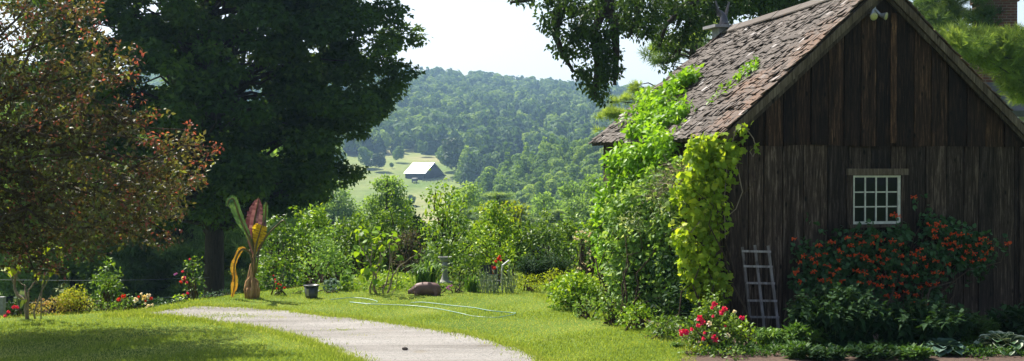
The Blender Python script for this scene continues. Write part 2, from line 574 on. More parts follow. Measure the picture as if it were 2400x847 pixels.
wob = lambda k: np.convolve(rng.normal(size=nA + 8), np.ones(9) / 9, 'valid')[:nA] * k + rng.normal(size=nA) * .012
A[:, 1] += wob(.16); B_[:, 1] += wob(.13)
nw = 14
tt = np.linspace(0, 1, nw)
RV = A[:, None, :] * (1 - tt)[None, :, None] + B_[:, None, :] * tt[None, :, None]
RZ = H(RV[..., 0], RV[..., 1]) + .006
ii = np.arange(nA * nw).reshape(nA, nw)
Fr = np.stack([ii[:-1, :-1], ii[:-1, 1:], ii[1:, 1:], ii[1:, :-1]], -1).reshape(-1, 4)[:, ::-1]
def road_mat():
    m, nt, b, out = new_mat('pale_gravel')
    v = coords(nt)
    v2 = coords(nt, (.25, 1.6, 1))
    n1 = noise(nt, v2, 1.4, 5, .65, .5); n2 = noise(nt, v, 45, 5, .8); n3 = noise(nt, v, 2.3, 4, .6)
    c1 = ramp(nt, n1, [(.3, (.17, .158, .142)), (.47, (.265, .25, .232)), (.7, (.35, .335, .315))])
    c2 = ramp(nt, n2, [(.3, (.45, .45, .46)), (.48, (1, 1, 1)), (.7, (1.25, 1.22, 1.18))])
    c3 = ramp(nt, n3, [(.62, (1, 1, 1)), (.78, (.86, .8, .66))])
    c = mixc(nt, 1.0, mixc(nt, 1.0, c1, c2, 'MULTIPLY'), c3, 'MULTIPLY')
    nt.links.new(c, b.inputs['Base Color'])
    b.inputs['Roughness'].default_value = .95; b.inputs['Specular IOR Level'].default_value = .15
    bump(nt, b, n2, .9, .02)
    return m
me = np_mesh('driveway', np.concatenate([RV, RZ[..., None]], -1).reshape(-1, 3), Fr, None, road_mat())
tag(link(bpy.data.objects.new('driveway', me)), kind='structure')

def in_road(x, y):
    # between the two edges: nearest parameter test on polygons (vectorised even-odd)
    P = np.vstack([A, B_[::-1]])
    inside = np.zeros(len(x), bool)
    x1, y1 = P[:, 0], P[:, 1]; x2, y2 = np.roll(x1, -1), np.roll(y1, -1)
    for a, b, c, d in zip(x1, y1, x2, y2):
        if b == d: continue
        cond = ((b > y) != (d > y)) & (x < (c - a) * (y - b) / (d - b) + a)
        inside ^= cond
    return inside

# soil bed along the shed front and the side ----------------------------------
C0 = np.array([2.63, 15.0]); TH = math.atan2(.269, .963)
U = np.array([math.cos(TH), math.sin(TH)]); Vv = np.array([-math.sin(TH), math.cos(TH)])
def loc(s, t, z=0.0):
    p = C0 + U * s + Vv * t
    return Vector((p[0], p[1], z))
soil_m = simple_mat('soil', (.075, .045, .03), .95, .5, 22, bmp=.03)
def soil_sheet(name, pts):
    mb = MB(); g = np.random.default_rng(3)
    # fine jagged outline
    P = []
    for i in range(len(pts)):
        a = np.array(pts[i]); b = np.array(pts[(i + 1) % len(pts)])
        k = max(2, int(np.linalg.norm(b - a) / .12))
        for j in range(k):
            P.append(a + (b - a) * j / k + g.normal(size=2) * .03)
    mb.add([(p[0], p[1], h1(p[0], p[1]) + .005) for p in P], [tuple(range(len(P)))])
    o = mb.build(name, soil_m); tag(o, kind='structure'); return o
fl = [ground_pt(x, y)[:2] for x, y in [(1625, 930), (1700, 930), (1850, 930), (2100, 930), (2330, 930), (2560, 930)]]
soil_sheet('flower_bed', [tuple(p) for p in fl] + [tuple(loc(4.9, -.6)[:2]), tuple(loc(4.3, -.02)[:2]), tuple(loc(0, -.02)[:2]), tuple(loc(-.02, 4.3)[:2]), tuple(loc(-.5, 4.4)[:2]), tuple(loc(-.6, 1.5)[:2]), tuple(loc(-.7, -.2)[:2])])

# grass ------------------------------------------------------------------------
def grass():
    g = np.random.default_rng(11)
    n = 460000
    y = 11.6 + (24.5 - 11.6) * g.random(n) ** 1.5
    x = g.uniform(-.46, .46, n) * y
    keep = ~in_road(x, y)
    # some grass islands stay in the drive
    isl = [(790, 775, .16), (842, 787, .13), (560, 742, .32), (620, 745, .25), (500, 738, .3), (1215, 822, .1)]
    for a, b, r in isl:
        p = ground_pt(a, b); keep |= (((x - p.x) / (r * 1.6)) ** 2 + ((y - p.y) / r) ** 2 < g.random(n)) 
    # not under the shed or in beds
    rel = np.stack([x, y], 1) - C0; s = rel @ U; t = rel @ Vv
    keep &= ~((x > 1.75 + .0 * y) & (x / y > .152) & (t < 0)) & ~((s > -.25) & (t > -1.0) & (t < 5) & (s < 4.6))
    keep &= ~((s > -.5) & (t > -.4) & (t < 4.8) & (s < 1))
    keep &= h1v(x, y) > -2.3
    pn = patch(x, y)
    keep &= g.random(n) < .55 + .5 * (1 - pn)
    x, y, pn = x[keep], y[keep], pn[keep]; n = len(x)
    z = H(x, y)
    hgt = .024 * g.uniform(.5, 1.6, n) * (1 - .35 * pn)
    d = np.stack([g.normal(size=n) * .45, g.normal(size=n) * .45, np.ones(n)], 1)
    nn = np.stack([g.normal(size=n), g.normal(size=n) - .6, np.zeros(n)], 1)
    tone = np.clip(.25 + .55 * pn + g.normal(size=n) * .16, 0, 1)
    return place(np.stack([x, y, z], 1), nrm(d), nrm(nn), hgt * (1 + 0 * x), 'wblade', tone)
T['wblade'] = (np.array([(-.16, 0, 0), (.16, 0, 0), (0.05, 1, 0)], float), np.array([(0, 1, 2)]))
h1v = H
def patch(x, y):
    v = 0
    gg = np.random.default_rng(2)
    for k in range(9):
        fx, fy = gg.normal(size=2) * (1.1 + .5 * k); ph = gg.uniform(0, 6.28)
        v = v + np.sin(fx * x + fy * y + ph) / (1 + .25 * k)
    return sstep(-1.5, 2.8, v)
gm = grass()
go = leaf_obj('lawn_grass', gm, M['grass']); tag(go, kind='stuff')
# loose stones of the drive
def stones():
    g = np.random.default_rng(19); n = 34000
    i = g.integers(0, nA, n); u = g.uniform(-.02, 1.02, n)
    i2 = np.minimum(i + 1, nA - 1); f = g.random(n)
    a = A[i] * (1 - f)[:, None] + A[i2] * f[:, None]; b = B_[i] * (1 - f)[:, None] + B_[i2] * f[:, None]
    p = a * (1 - u)[:, None] + b * u[:, None]
    k = (p[:, 1] > 11.5) & (g.random(n) < .35 + .65 * (np.sin(u * 9) ** 2)); p = p[k]; n = len(p)
    d = g.normal(size=(n, 3)); nn = g.normal(size=(n, 3))
    return place(np.column_stack([p, H(p[:, 0], p[:, 1]) + .004]), nrm(d), nrm(nn), g.uniform(.006, .018, n), 'pebble', g.random(n))
T['pebble'] = (np.array([(0, .5, 0), (0, -.5, 0), (.4, 0, 0), (-.4, 0, 0), (0, 0, .3), (0, 0, -.3)]), np.array([(0, 2, 4), (2, 1, 4), (1, 3, 4), (3, 0, 4), (2, 0, 5), (1, 2, 5), (3, 1, 5), (0, 3, 5)]))
tag(leaf_obj('drive_gravel', stones(), simple_mat('loose_gravel', (.25, .238, .225), .9, .55, 30, tone=True)), kind='stuff')
# rank tufts along the edge of the drive and lawn border
def tufts():
    g = np.random.default_rng(12); P = []
    for E in (A, B_):
        for p in E:
            for k in range(40):
                P.append((p[0] + g.normal() * .04, p[1] + g.normal() * .05))
            for k in range(22):
                P.append((p[0] + g.normal() * .1, p[1] + g.normal() * .16))
    for px in np.arange(560, 1290, 1.2):
        p = ground_pt(px + g.normal() * 4, 697 - 4 * (px > 1000) + g.normal() * 1.2); P.append((p.x, p.y))
    for px in np.arange(-10, 480, .45):
        yy = np.interp(px, [0, 200, 330, 480], [741, 733, 726, 701]) + g.normal() * 1.0
        p = ground_pt(px, yy); P.append((p.x, p.y))
    for k in range(3800):
        t = g.uniform(-1.6, 4.5); s = -1.05 + g.normal() * .07 - .0 * t
        q = loc(s, t); P.append((q.x, q.y))
    P = np.array(P); n = len(P)
    d = np.stack([g.normal(size=n) * .4, g.normal(size=n) * .4, np.ones(n)], 1)
    nn = np.stack([g.normal(size=n), -np.ones(n), np.zeros(n)], 1)
    return place(np.column_stack([P, H(P[:, 0], P[:, 1])]), nrm(d), nrm(nn), .038 * g.uniform(.4, 1.6, n), 'blade2', np.clip(g.normal(.4, .2, n), 0, 1))
T['blade2'] = (np.array([(-.09, 0, 0), (.09, 0, 0), (.02, 1, 0)], float), np.array([(0, 1, 2)]))
tag(leaf_obj('edge_grass', tufts(), M['grass']), kind='stuff')

# ================================================================== SHED
W_, L_ = 4.30, 4.35
EZ, RZd = 2.39, 4.36            # roof surface heights at eave (x=-.12) and ridge
shed = thing('wooden_shed', 'old dark brown board shed with mossy shingle roof, right of the lawn', 'shed', (C0[0], C0[1], 0), None, TH)
def wood_mat(name, dark, mid, light, vs=(14, 14, 1.0), bmp=.012):
    m, nt, b, out = new_mat(name)
    tc = N(nt, 'ShaderNodeTexCoord')
    mp = N(nt, 'ShaderNodeMapping'); mp.inputs['Scale'].default_value = vs
    add = N(nt, 'ShaderNodeVectorMath', operation='ADD')
    off = mathn(nt, 'MULTIPLY', attr(nt), 37.0)
    cmb = N(nt, 'ShaderNodeCombineXYZ'); nt.links.new(off, cmb.inputs[2]); nt.links.new(off, cmb.inputs[0])
    nt.links.new(tc.outputs['Object'], add.inputs[0]); nt.links.new(cmb.outputs[0], add.inputs[1])
    nt.links.new(add.outputs[0], mp.inputs['Vector'])
    v = mp.outputs[0]
    grain = noise(nt, v, 3.2, 7, .75, .35)
    broad = noise(nt, v, .8, 3, .5)
    # knots
    mp2 = N(nt, 'ShaderNodeMapping'); mp2.inputs['Scale'].default_value = (7.5, 7.5, 3.6)
    nt.links.new(add.outputs[0], mp2.inputs['Vector'])
    vo = N(nt, 'ShaderNodeTexVoronoi'); vo.inputs['Scale'].default_value = 1.0
    nt.links.new(mp2.outputs[0], vo.inputs['Vector'])
    kn = ramp(nt, vo.outputs['Distance'], [(.06, (.12, .1, .09)), (.16, (1, 1, 1))])
    col = ramp(nt, grain, [(.3, dark), (.52, mid), (.72, light)])
    t = ramp(nt, attr(nt), [(0, (.4, .36, .33)), (.5, (1, .93, .86)), (.88, (1.8, 1.7, 1.6)), (1, (2.3, 2.1, 1.9))])
    col = mixc(nt, 1.0, col, t, 'MULTIPLY')
    col = mixc(nt, 1.0, col, ramp(nt, broad, [(.3, (.6, .55, .5)), (.7, (1.25, 1.25, 1.28))]), 'MULTIPLY')
    col = mixc(nt, 1.0, col, kn, 'MULTIPLY')
    nt.links.new(col, b.inputs['Base Color'])
    b.inputs['Roughness'].default_value = .85; b.inputs['Specular IOR Level'].default_value = .2
    bump(nt, b, grain, 1.0, bmp)
    return m
M['wall_low'] = wood_mat('weathered_boards', (.007, .0045, .003), (.04, .028, .021), (.17, .135, .115))
M['wall_up'] = wood_mat('gable_boards', (.005, .0028, .0016), (.028, .015, .0085), (.14, .08, .045))
M['trim'] = wood_mat('trim_wood', (.03, .023, .018), (.075, .06, .046), (.15, .13, .105))
M['greywood'] = simple_mat('grey_weathered_wood', (.24, .235, .25), .8, .35, 30, bmp=.004)
M['black'] = simple_mat('dark_interior', (.012, .011, .01), .9, .2)
def roof_z(x):          # underside reference line, left or right slope
    xx = x if x < W_ / 2 else W_ - x
    return EZ + (RZd - EZ) * (xx + .12) / (W_ / 2 + .12)
g = np.random.default_rng(21)
def boards(mb, x0, x1, yf, z0f, z1f, wmean, side=None, thick=.024, tones=(.1, .85), skip=None):
    x = x0
    while x < x1 - .02:
        w = min(wmean * g.uniform(.72, 1.25), x1 - x)
        if x1 - (x + w) < .07: w = x1 - x
        a, b = x + .006, x + w - .008
        y = yf + g.uniform(-.009, .009); tn = g.uniform(*tones)
        for (c, d, q0, q1) in (skip(a, b) if skip else [(a, b, None, None)]):
            za0, zb0 = (z0f(c), z0f(d)) if q0 is None else (q0, q0)
            za1, zb1 = (z1f(c), z1f(d)) if q1 is None else (q1, q1)
            if za1 < za0 + .01 and zb1 < zb0 + .01: continue
            za1 = max(za1, za0 + .003); zb1 = max(zb1, zb0 + .003)
            xs = (c, d)
            def pt(px_, py_, pz_):
                return (px_, py_, pz_) if side is None else side(px_, py_, pz_)
            mb.hexa([pt(c, y - thick, za0), pt(d, y - thick, zb0), pt(d, y, zb0), pt(c, y, za0),
                     pt(c, y - thick, za1), pt(d, y - thick, zb1), pt(d, y, zb1), pt(c, y, za1)], tn)
        x += w
WX0, WX1, WZ0, WZ1 = 1.755, 2.445, 1.285, 1.905
def skipwin(a, b):
    if b <= WX0 or a >= WX1: return [(a, b, None, None)]
    out = []
    if a < WX0: out.append((a, WX0, None, None)); a = WX0
    e = min(b, WX1)
    out.append((a, e, None, WZ0)); out.append((a, e, WZ1, None))
    if b > WX1: out.append((WX1, b, None, None))
    return out
mb = MB(); boards(mb, 0, W_, 0, lambda x: -.05 + .02 * math.sin(x * 9), lambda x: 2.33, .27, skip=skipwin)
o = mb.build('front_wall', M['wall_low'], shed)
mb = MB()
boards(mb, -.02, W_ + .02, -.03, lambda x: 2.285 + .012 * math.sin(x * 23), lambda x: roof_z(x) - .05, .235, tones=(.05, .8))
gt = mb
# the one paler board in the middle of the gable
a, b = 2.28, 2.46
mb.hexa([(a, -.062, 2.32), (b, -.062, 2.32), (b, -.056, 2.32), (a, -.056, 2.32), (a, -.062, 3.98), (b, -.062, 3.98), (b, -.056, 3.98), (a, -.056, 3.98)], 1.0)
mb.hexa([(2.475, -.062, 2.31), (2.6, -.062, 2.31), (2.6, -.056, 2.31), (2.475, -.056, 2.31), (2.475, -.062, 3.85), (2.6, -.062, 3.8), (2.6, -.056, 3.8), (2.475, -.056, 3.85)], .93)
mb.build('gable_wall', M['wall_up'], shed)
mb = MB(); boards(mb, 0, L_, 0, lambda x: -.05, lambda x: 2.36, .25, side=lambda x, y, z: (0 + y, x, z))
mb.build('side_wall', M['wall_low'], shed)
mb = MB(); boards(mb, 0, L_, 0, lambda x: -.05, lambda x: 2.36, .25, side=lambda x, y, z: (W_ - y, x, z))
mb.build('side_wall', M['wall_low'], shed)
mb = MB(); boards(mb, 0, W_, 0, lambda x: -.05, lambda x: roof_z(x) - .05, .25, side=lambda x, y, z: (x, L_ - y, z))
mb.build('rear_wall', M['wall_low'], shed)
# dark lining so no light leaks between boards
mb = MB(); mb.box(.03, W_ - .03, .03, .04, 0, 1.27); mb.box(.03, W_ - .03, .03, .04, 1.93, 2.3)
mb.box(.03, WX0 - .02, .03, .04, 1.27, 1.93); mb.box(WX1 + .02, W_ - .03, .03, .04, 1.27, 1.93)
mb.box(.03, .04, .045, L_ - .04, 0, 2.3); mb.box(W_ - .04, W_ - .03, .045, L_ - .04, 0, 2.3); mb.box(.03, W_ - .03, L_ - .04, L_ - .03, 0, 2.3)
mb.hexa([(.06, .0, 2.31), (W_ - .06, .0, 2.31), (W_ - .06, .01, 2.31), (.06, .01, 2.31), (W_ / 2 - .02, .0, 4.2), (W_ / 2 + .02, .0, 4.2), (W_ / 2 + .02, .01, 4.2), (W_ / 2 - .02, .01, 4.2)])
mb.build('inner_lining', M['black'], shed)
# corner boards
for x in (-.028, W_ - .06):
    mb = MB(); mb.box(x, x + .09, -.052, -.027, -.04, 2.27, .45); mb.build('corner_board', M['wall_low'], shed)
# roof deck + shingles
FO, BO = .13, .25
def rz(y): return RZd + .03 - .037 * (y + .13) - .02 * math.sin(max(0, y) * .68)
def deck(sgn):
    mb = MB()
    def P(s, y, off=0.0):       # s 0 at eave .. 1 at ridge
        x = -.12 + (W_ / 2 + .12) * s; z = EZ + (rz(y) - EZ) * s + off
        return (x, y, z) if sgn < 0 else (W_ - x, y, z)
    q = [P(0, -FO, -.05), P(0, L_ + BO, -.05), P(1, L_ + BO, -.05), P(1, -FO, -.05), P(0, -FO, -.012), P(0, L_ + BO, -.012), P(1, L_ + BO, -.012), P(1, -FO, -.012)]
    mb.hexa(q, .2)
    return mb, P
M['shingle'] = None
def shingle_mat():
    m, nt, b, out = new_mat('weathered_shingles')
    v = coords(nt); t = attr(nt)
    v2 = coords(nt, (2, 22, 2))
    n1 = noise(nt, v2, 3, 5, .7); n2 = noise(nt, v, 1.1, 4, .6); n3 = noise(nt, v, 22, 4, .7)
    base = ramp(nt, t, [(0, (.04, .032, .027)), (.45, (.09, .075, .066)), (.8, (.14, .122, .11)), (.94, (.22, .205, .198)), (1, (.48, .46, .46))])
    gr = ramp(nt, n1, [(.3, (.6, .58, .56)), (.7, (1.25, 1.22, 1.2))])
    base = mixc(nt, 1.0, base, gr, 'MULTIPLY')
    # orange lichen, thicker towards the front end
    sep = N(nt, 'ShaderNodeSeparateXYZ'); tc = N(nt, 'ShaderNodeTexCoord'); nt.links.new(tc.outputs['Object'], sep.inputs[0])
    fr = mathn(nt, 'MULTIPLY', mathn(nt, 'SUBTRACT', 2.6, sep.outputs[1]), .085)
    fac = mathn(nt, 'ADD', mathn(nt, 'ADD', mathn(nt, 'MULTIPLY', n2, .6), mathn(nt, 'MULTIPLY', n3, .45)), fr)
    fac = ramp(nt, fac, [(.68, (0, 0, 0)), (.86, (1, 1, 1))])
    lich = mixc(nt, n3, (.15, .075, .045), (.3, .16, .09))
    f2 = mathn(nt, 'MULTIPLY', fac, .75)
    nt.links.new(mixc(nt, f2, base, lich), b.inputs['Base Color'])
    b.inputs['Roughness'].default_value = .8; b.inputs['Specular IOR Level'].default_value = .25
    bump(nt, b, n1, .9, .008)
    return m
M['shingle'] = shingle_mat()
for sgn in (-1, 1):
    dk, P = deck(sgn)
    d = dk.build('roof_deck', M['trim'], shed)
    mb = MB(); g = np.random.default_rng(31 + sgn)
    SL = math.hypot(W_ / 2 + .12, RZd - EZ)
    rows = 34; ex = SL / rows
    nx, nz = -(RZd - EZ) / SL, (W_ / 2 + .12) / SL
    for r in range(rows):
        y = -FO - .03 + g.uniform(0, .04)
        while y < L_ + BO:
            w = g.uniform(.055, .125); e = min(y + w, L_ + BO + .03)
            s0 = (r * ex - .035 + g.uniform(-.022, .012)) / SL; s1 = min((r * ex + ex * 1.35) / SL, 1.0)
            lift = .009 + g.random() ** 4 * .026; th = .011
            tw = g.uniform(-.012, .012)
            sag = .02 * math.sin(y * 1.7 + .6) + .012 * math.sin(y * 4 + r)
            tn = min(1, max(0, g.normal(.45, .14))) if g.random() > .03 else g.uniform(.9, 1)
            pts = []
            for off_add in (0, th):
                for (s, yy, lf) in ((s0, y, lift + tw), (s0, e - .004, lift - tw), (s1, e - .004, .002), (s1, y, .002)):
                    q = P(s, yy); o2 = lf + off_add + sag * .5
                    xx = q[0] + (nx if sgn < 0 else -nx) * o2
                    pts.append((xx, q[1], q[2] + nz * o2))
            if sgn > 0: pts = [pts[i] for i in (3, 2, 1, 0, 7, 6, 5, 4)]
            mb.hexa(pts, tn)
            y = e
    mb.build('roof_shingles', M['shingle'], shed)
# ridge cap, barge boards
mb = MB(); y = -.15; g = np.random.default_rng(8)
while y < L_ + BO - .2:
    e = y + g.uniform(.5, .9); tn = g.uniform(.4, .8); dz = g.uniform(0, .015)
    for s in (-1, 1):
        x1 = W_ / 2 + s * .13
        zr = 0; zl = 0
        def _z(yy, v): return rz(yy) + .045 + dz - (.11 if v else 0)
        q = [(W_ / 2, y, _z(y, 0)), (x1, y, _z(y, 1)), (x1, e, _z(e, 1)), (W_ / 2, e, _z(e, 0)), (W_ / 2, y, _z(y, 0) + .02), (x1, y, _z(y, 1) + .02), (x1, e, _z(e, 1) + .02), (W_ / 2, e, _z(e, 0) + .02)]
        if s > 0: q = [q[i] for i in (0, 3, 2, 1, 4, 7, 6, 5)]
        mb.hexa(q[::1], tn)
    y = e + .006
mb.build('ridge_cap', M['shingle'], shed)
for sgn in (-1, 1):
    for (y0, d0, d1, tn) in ((-FO - .028, -.13, -.015, .75), (-FO + .004, -.2, -.135, .35)):
        mb = MB()
        def Q(s, y, off):
            x = -.13 + (W_ / 2 + .13) * s; z = EZ - .008 + (RZd - EZ + .008) * s + off
            return (x, y, z) if sgn < 0 else (W_ - x, y, z)
        y1 = y0 + .026
        q = [Q(0, y0, d0), Q(1, y0, d0), Q(1, y1, d0), Q(0, y1, d0), Q(0, y0, d1), Q(1, y0, d1), Q(1, y1, d1), Q(0, y1, d1)]
        if sgn > 0: q = [q[i] for i in (1, 0, 3, 2, 5, 4, 7, 6)]
        mb.hexa(q, tn)
        mb.build('barge_board', M['trim'], shed)
# vent stub with flat cap on the far end of the ridge
mb = MB(); mb.box(W_ / 2 - .17, W_ / 2 + .13, L_ + .02, L_ + .3, RZd - .5, RZd - .1, .7)
st = mb.build('roof_vent', M['greywood'], shed)
mb = MB(); mb.box(W_ / 2 - .29, W_ / 2 + .24, L_ - .08, L_ + .4, RZd - .098, RZd - .05, .8); mb.build('vent_cap', M['greywood'], st)
# window
glass, nt, b, out = new_mat('old_window_glass')
b.inputs['Base Color'].default_value = (.008, .011, .01, 1); b.inputs['Roughness'].default_value = .06
b.inputs['Specular IOR Level'].default_value = .09
bump(nt, b, noise(nt, coords(nt), 3, 2), .25, .02)
M['glass'] = glass
M['whitepaint'] = simple_mat('worn_cream_paint', (.55, .54, .48), .6, .2, 18)
mb = MB(); mb.box(WX0 + .02, WX1 - .02, -.012, -.008, WZ0 + .02, WZ1 - .02)
win = MB(); fw = .026
win.box(WX0, WX0 + fw, -.035, .0, WZ0, WZ1); win.box(WX1 - fw - .01, WX1, -.035, .0, WZ0, WZ1)
win.box(WX0 + fw, WX1 - fw - .01, -.034, .0, WZ1 - .024, WZ1); win.box(WX0 + fw, WX1 - fw - .01, -.034, .0, WZ0, WZ0 + .034)
wo = win.build('window', M['whitepaint'], shed)
mb.build('pane', M['glass'], wo)
mn = MB()
iw0, iw1, iz0, iz1 = WX0 + fw, WX1 - fw - .01, WZ0 + .034, WZ1 - .024
for k in (1, 2, 3):
    x = iw0 + (iw1 - iw0) * k / 4; mn.box(x - .008, x + .008, -.029, -.013, iz0, iz1)
for k in (1, 2):
    z = iz0 + (iz1 - iz0) * k / 3; mn.box(iw0, iw1, -.026, -.0135, z - .008, z + .008)
mn.build('muntins', M['whitepaint'], wo)
mb = MB(); mb.box(WX0 - .09, WX1 + .1, -.07, -.026, WZ1 + .006, WZ1 + .088, .85); mb.build('window_header', M['trim'], shed)
mb = MB(); mb.box(WX0 - .07, WX1 + .03, -.075, -.026, WZ0 - .042, WZ0 - .004, .6); mb.build('window_sill', M['trim'], shed)
for a, b in ((WX0 - .085, WX0 - .004), (WX1 + .004, WX1 + .085)):
    mb = MB(); mb.box(a, b, -.05, -.026, WZ0, WZ1, .6); mb.build('window_casing', M['wall_low'], shed)

# flood lights under the gable -------------------------------------------------
def shed_pt(s, t, z): return loc(s, t, z)
fx = 1.985
fp = shed_pt(fx, -.1, 4.02)
fl = thing('floodlight', 'twin-headed outdoor floodlight screwed high on the shed gable', 'floodlight', fp, None, TH)
M['metal'] = simple_mat('grey_metal', (.3, .3, .33), .45, .15, 10, metal=.6)
lens, nt, b, out = new_mat('floodlight_lens')
b.inputs['Base Color'].default_value = (.36, .34, .2, 1); b.inputs['Roughness'].default_value = .15; b.inputs['Metallic'].default_value = .3
bump(nt, b, noise(nt, coords(nt), 60, 2), .6, .01)
mb = MB(); mb.box(-.03, .04, -.015, .035, -.06, .07); mb.build('bracket', M['metal'], fl)
for (hx, hz, dx, dz) in ((-.035, -.11, -.12, -.35), (.14, -.1, .75, -.3)):
    d = Vector((dx, -1, dz)).normalized(); c = Vector((hx, -.09, hz))
    mb = MB(); a0 = Vector((0.0 if hx < 0 else .03, -.01, -.01))
    mb.tube([a0, c - d * .075, c - d * .07, c - d * .03, c], [.018, .02, .026, .038, .052], 14)
    hd = mb.build('lamp_head', M['metal'], fl, smooth=False)
    mb = MB(); mb.tube([c + d * .001, c + d * .008, c + d * .014], [.05, .045, .025], 16); mb.build('lens', lens, hd)

# winged ornament on the vent ---------------------------------------------------
op = shed_pt(W_ / 2 - .02, L_ + .15, RZd - .048)
orn = thing('bird_statue', 'dark metal bird with raised wings on the far roof vent', 'statue', op, None, TH)
M['darkmetal'] = simple_mat('dark_cast_metal', (.09, .085, .1), .4, .35, 16, metal=.5)
mb = MB(); mb.tube([(0, 0, 0), (-.01, 0, .08), (-.02, 0, .2), (-.05, 0, .3), (-.1, 0, .36), (-.16, 0, .4)], [.11, .12, .1, .06, .045, .012], 10); mb.build('body', M['darkmetal'], orn, smooth=True)
orn.scale = (.62, .62, .62)
for s, tipx in ((-1, -.24), (1, .16)):
    mb = MB()
    for k in range(6):
        a = Vector((s * .04, .02, .14 + .02 * k)); e = Vector((tipx * (1 - .1 * k) - .02, .03 * k, .64 - .07 * k))
        mb.bar(a, e, .05, .012, up=(0, 1, 0))
    mb.build('wing', M['darkmetal'], orn)

# trellis -------------------------------------------------------------------------
tp = shed_pt(.4, -.16, 0)
tr = thing('garden_trellis', 'grey wooden ladder-like trellis leaning against the shed boards', 'trellis', tp, None, TH)
M['trellis'] = wood_mat('pale_weathered_lath', (.16, .15, .16), (.27, .26, .275), (.38, .37, .38), (20, 20, 3), .004)
tops = [(-.205, 1.03), (-.035, 1.05), (.145, 1.04)]; bots = [(-.13, .03), (.045, .04), (.24, .0)]
def st_pt(k, z):
    (tx, tz), (bx, bz) = tops[k], bots[k]; u = (z - bz) / (tz - bz)
    return Vector((bx + (tx - bx) * u, -.02 + .1 * z, z))
for k in range(3):
    mb = MB(); mb.bar(st_pt(k, bots[k][1]), st_pt(k, tops[k][1]), .034, .018, up=(0, 1, 0), tone=.3 + .1 * k); mb.build('upright', M['trellis'], tr)
for i, z in enumerate((.17, .37, .585, .79, .975)):
    a = st_pt(0, z + .005); e = st_pt(2, z - .01); dd = (e - a).normalized() * .02
    mb = MB(); mb.bar(a - dd + Vector((0, -.017, 0)), e + dd + Vector((0, -.017, 0)), .026, .012, up=(0, 1, 0), tone=.5 + .05 * i); mb.build('rung', M['trellis'], tr)
# ================================================================== VINES ON THE SHED
def vine(name, label, cat, clumps, mat, size, tmpl, dens, base, seed, stemmat='brownstem', sfrac=.5, extra=None, **kw):
    g = np.random.default_rng(seed)
    C = px_clumps(clumps) if not isinstance(clumps, np.ndarray) else clumps
    t = thing(name, label, cat, base)
    data = [cloud(g, C, dens, size, tmpl, **kw)]
    if extra is not None: data.append(extra)
    leaf_obj('foliage', merge(data), M[mat], t, base)
    mb = MB()
    stems(g, mb, base, C, .014, sfrac, .25, 6, 5)
    mb.build('stem', M[stemmat], t, base, True)
    return t, C

def fill_px(g, poly, n, Yf, r, jit=6):
    """random clump seeds inside a picture outline, each at its own distance"""
    P = np.array(poly, float); out = []
    x0, y0 = P.min(0); x1, y1 = P.max(0)
    while len(out) < n:
        x = g.uniform(x0, x1); y = g.uniform(y0, y1)
        ins = False; j = len(P) - 1
        for i in range(len(P)):
            if (P[i, 1] > y) != (P[j, 1] > y) and x < (P[j, 0] - P[i, 0]) * (y - P[i, 1]) / (P[j, 1] - P[i, 1]) + P[i, 0]: ins = not ins
            j = i
        if ins: out.append((x, y, Yf(x, y) + g.normal() * .08, r * g.uniform(.7, 1.3)))
    return out

def inv_roof(px, py, off=.06):
    """point on the left roof slope seen at px,py"""
    d = at(px, py, 1.0) - Vector((0, 0, EYE)); 
    # plane through eave line & ridge
    n = Vector((-(RZd - EZ) * U[0], -(RZd - EZ) * U[1], (W_ / 2 + .12)))
    n.normalize(); p0 = loc(-.12, 0, EZ)
    t = (p0 - Vector((0, 0, EYE))).dot(n) / d.dot(n)
    return Vector((0, 0, EYE)) + d * t + n * off
def inv_plane(px, py, s=None, t=None):
    """point on the vertical plane local x = s (side) or local y = t (front)"""
    d = at(px, py, 1.0) - Vector((0, 0, EYE))
    if s is not None: n = Vector((U[0], U[1], 0)); p0 = loc(s, 0)
    else: n = Vector((Vv[0], Vv[1], 0)); p0 = loc(0, t)
    k = (p0 - Vector((0, 0, EYE))).dot(n) / d.dot(n)
    return Vector((0, 0, EYE)) + d * k

g = np.random.default_rng(41)
# virginia creeper: roof part
CL = []
for (x0, y0, x1, y1, w0, w1, n) in ((1630, 186, 1530, 255, 10, 36, 48), (1540, 250, 1500, 315, 36, 50, 40), (1618, 262, 1500, 330, 16, 44, 56), (1640, 178, 1600, 205, 5, 10, 9)):
    for k in range(n):
        u = g.random(); w = w0 + (w1 - w0) * u
        x = x0 + (x1 - x0) * u + g.normal() * w * .45; y = y0 + (y1 - y0) * u + g.normal() * w * .35
        p = inv_roof(x, min(y, 322), .07 + g.random() * .06); CL.append([*p, g.uniform(.07, .13)])
# down over the eave and out from the side wall
# Y runs from 18.6 at the far end (left) to ~16.6 at the right
def Yc(x, y): return np.interp(x, [1395, 1600], [18.3, 15.9]) - .1
poly = [(1500, 318), (1570, 322), (1590, 350), (1575, 420), (1530, 470), (1490, 560), (1460, 640), (1430, 650), (1412, 600), (1402, 520), (1410, 440), (1420, 385), (1455, 345)]
for c in fill_px(g, poly, 120, Yc, .15): CL.append([*at(*c[:3]), c[3]])
poly = [(1400, 470), (1412, 440), (1420, 600), (1418, 650), (1405, 600)]
for c in fill_px(g, poly, 22, lambda x, y: 18.4, .13): CL.append([*at(*c[:3]), c[3]])
vine('creeper_vine', 'bright green creeper spilling over the shed eave from the roof', 'vine', np.array(CL), 'creeper', .095, 'oval', 1500, loc(-.35, 2.6), 42, sfrac=.25, flat=.8, out=.35, up=.75, jit=.5, droop=.3, tip=.3)
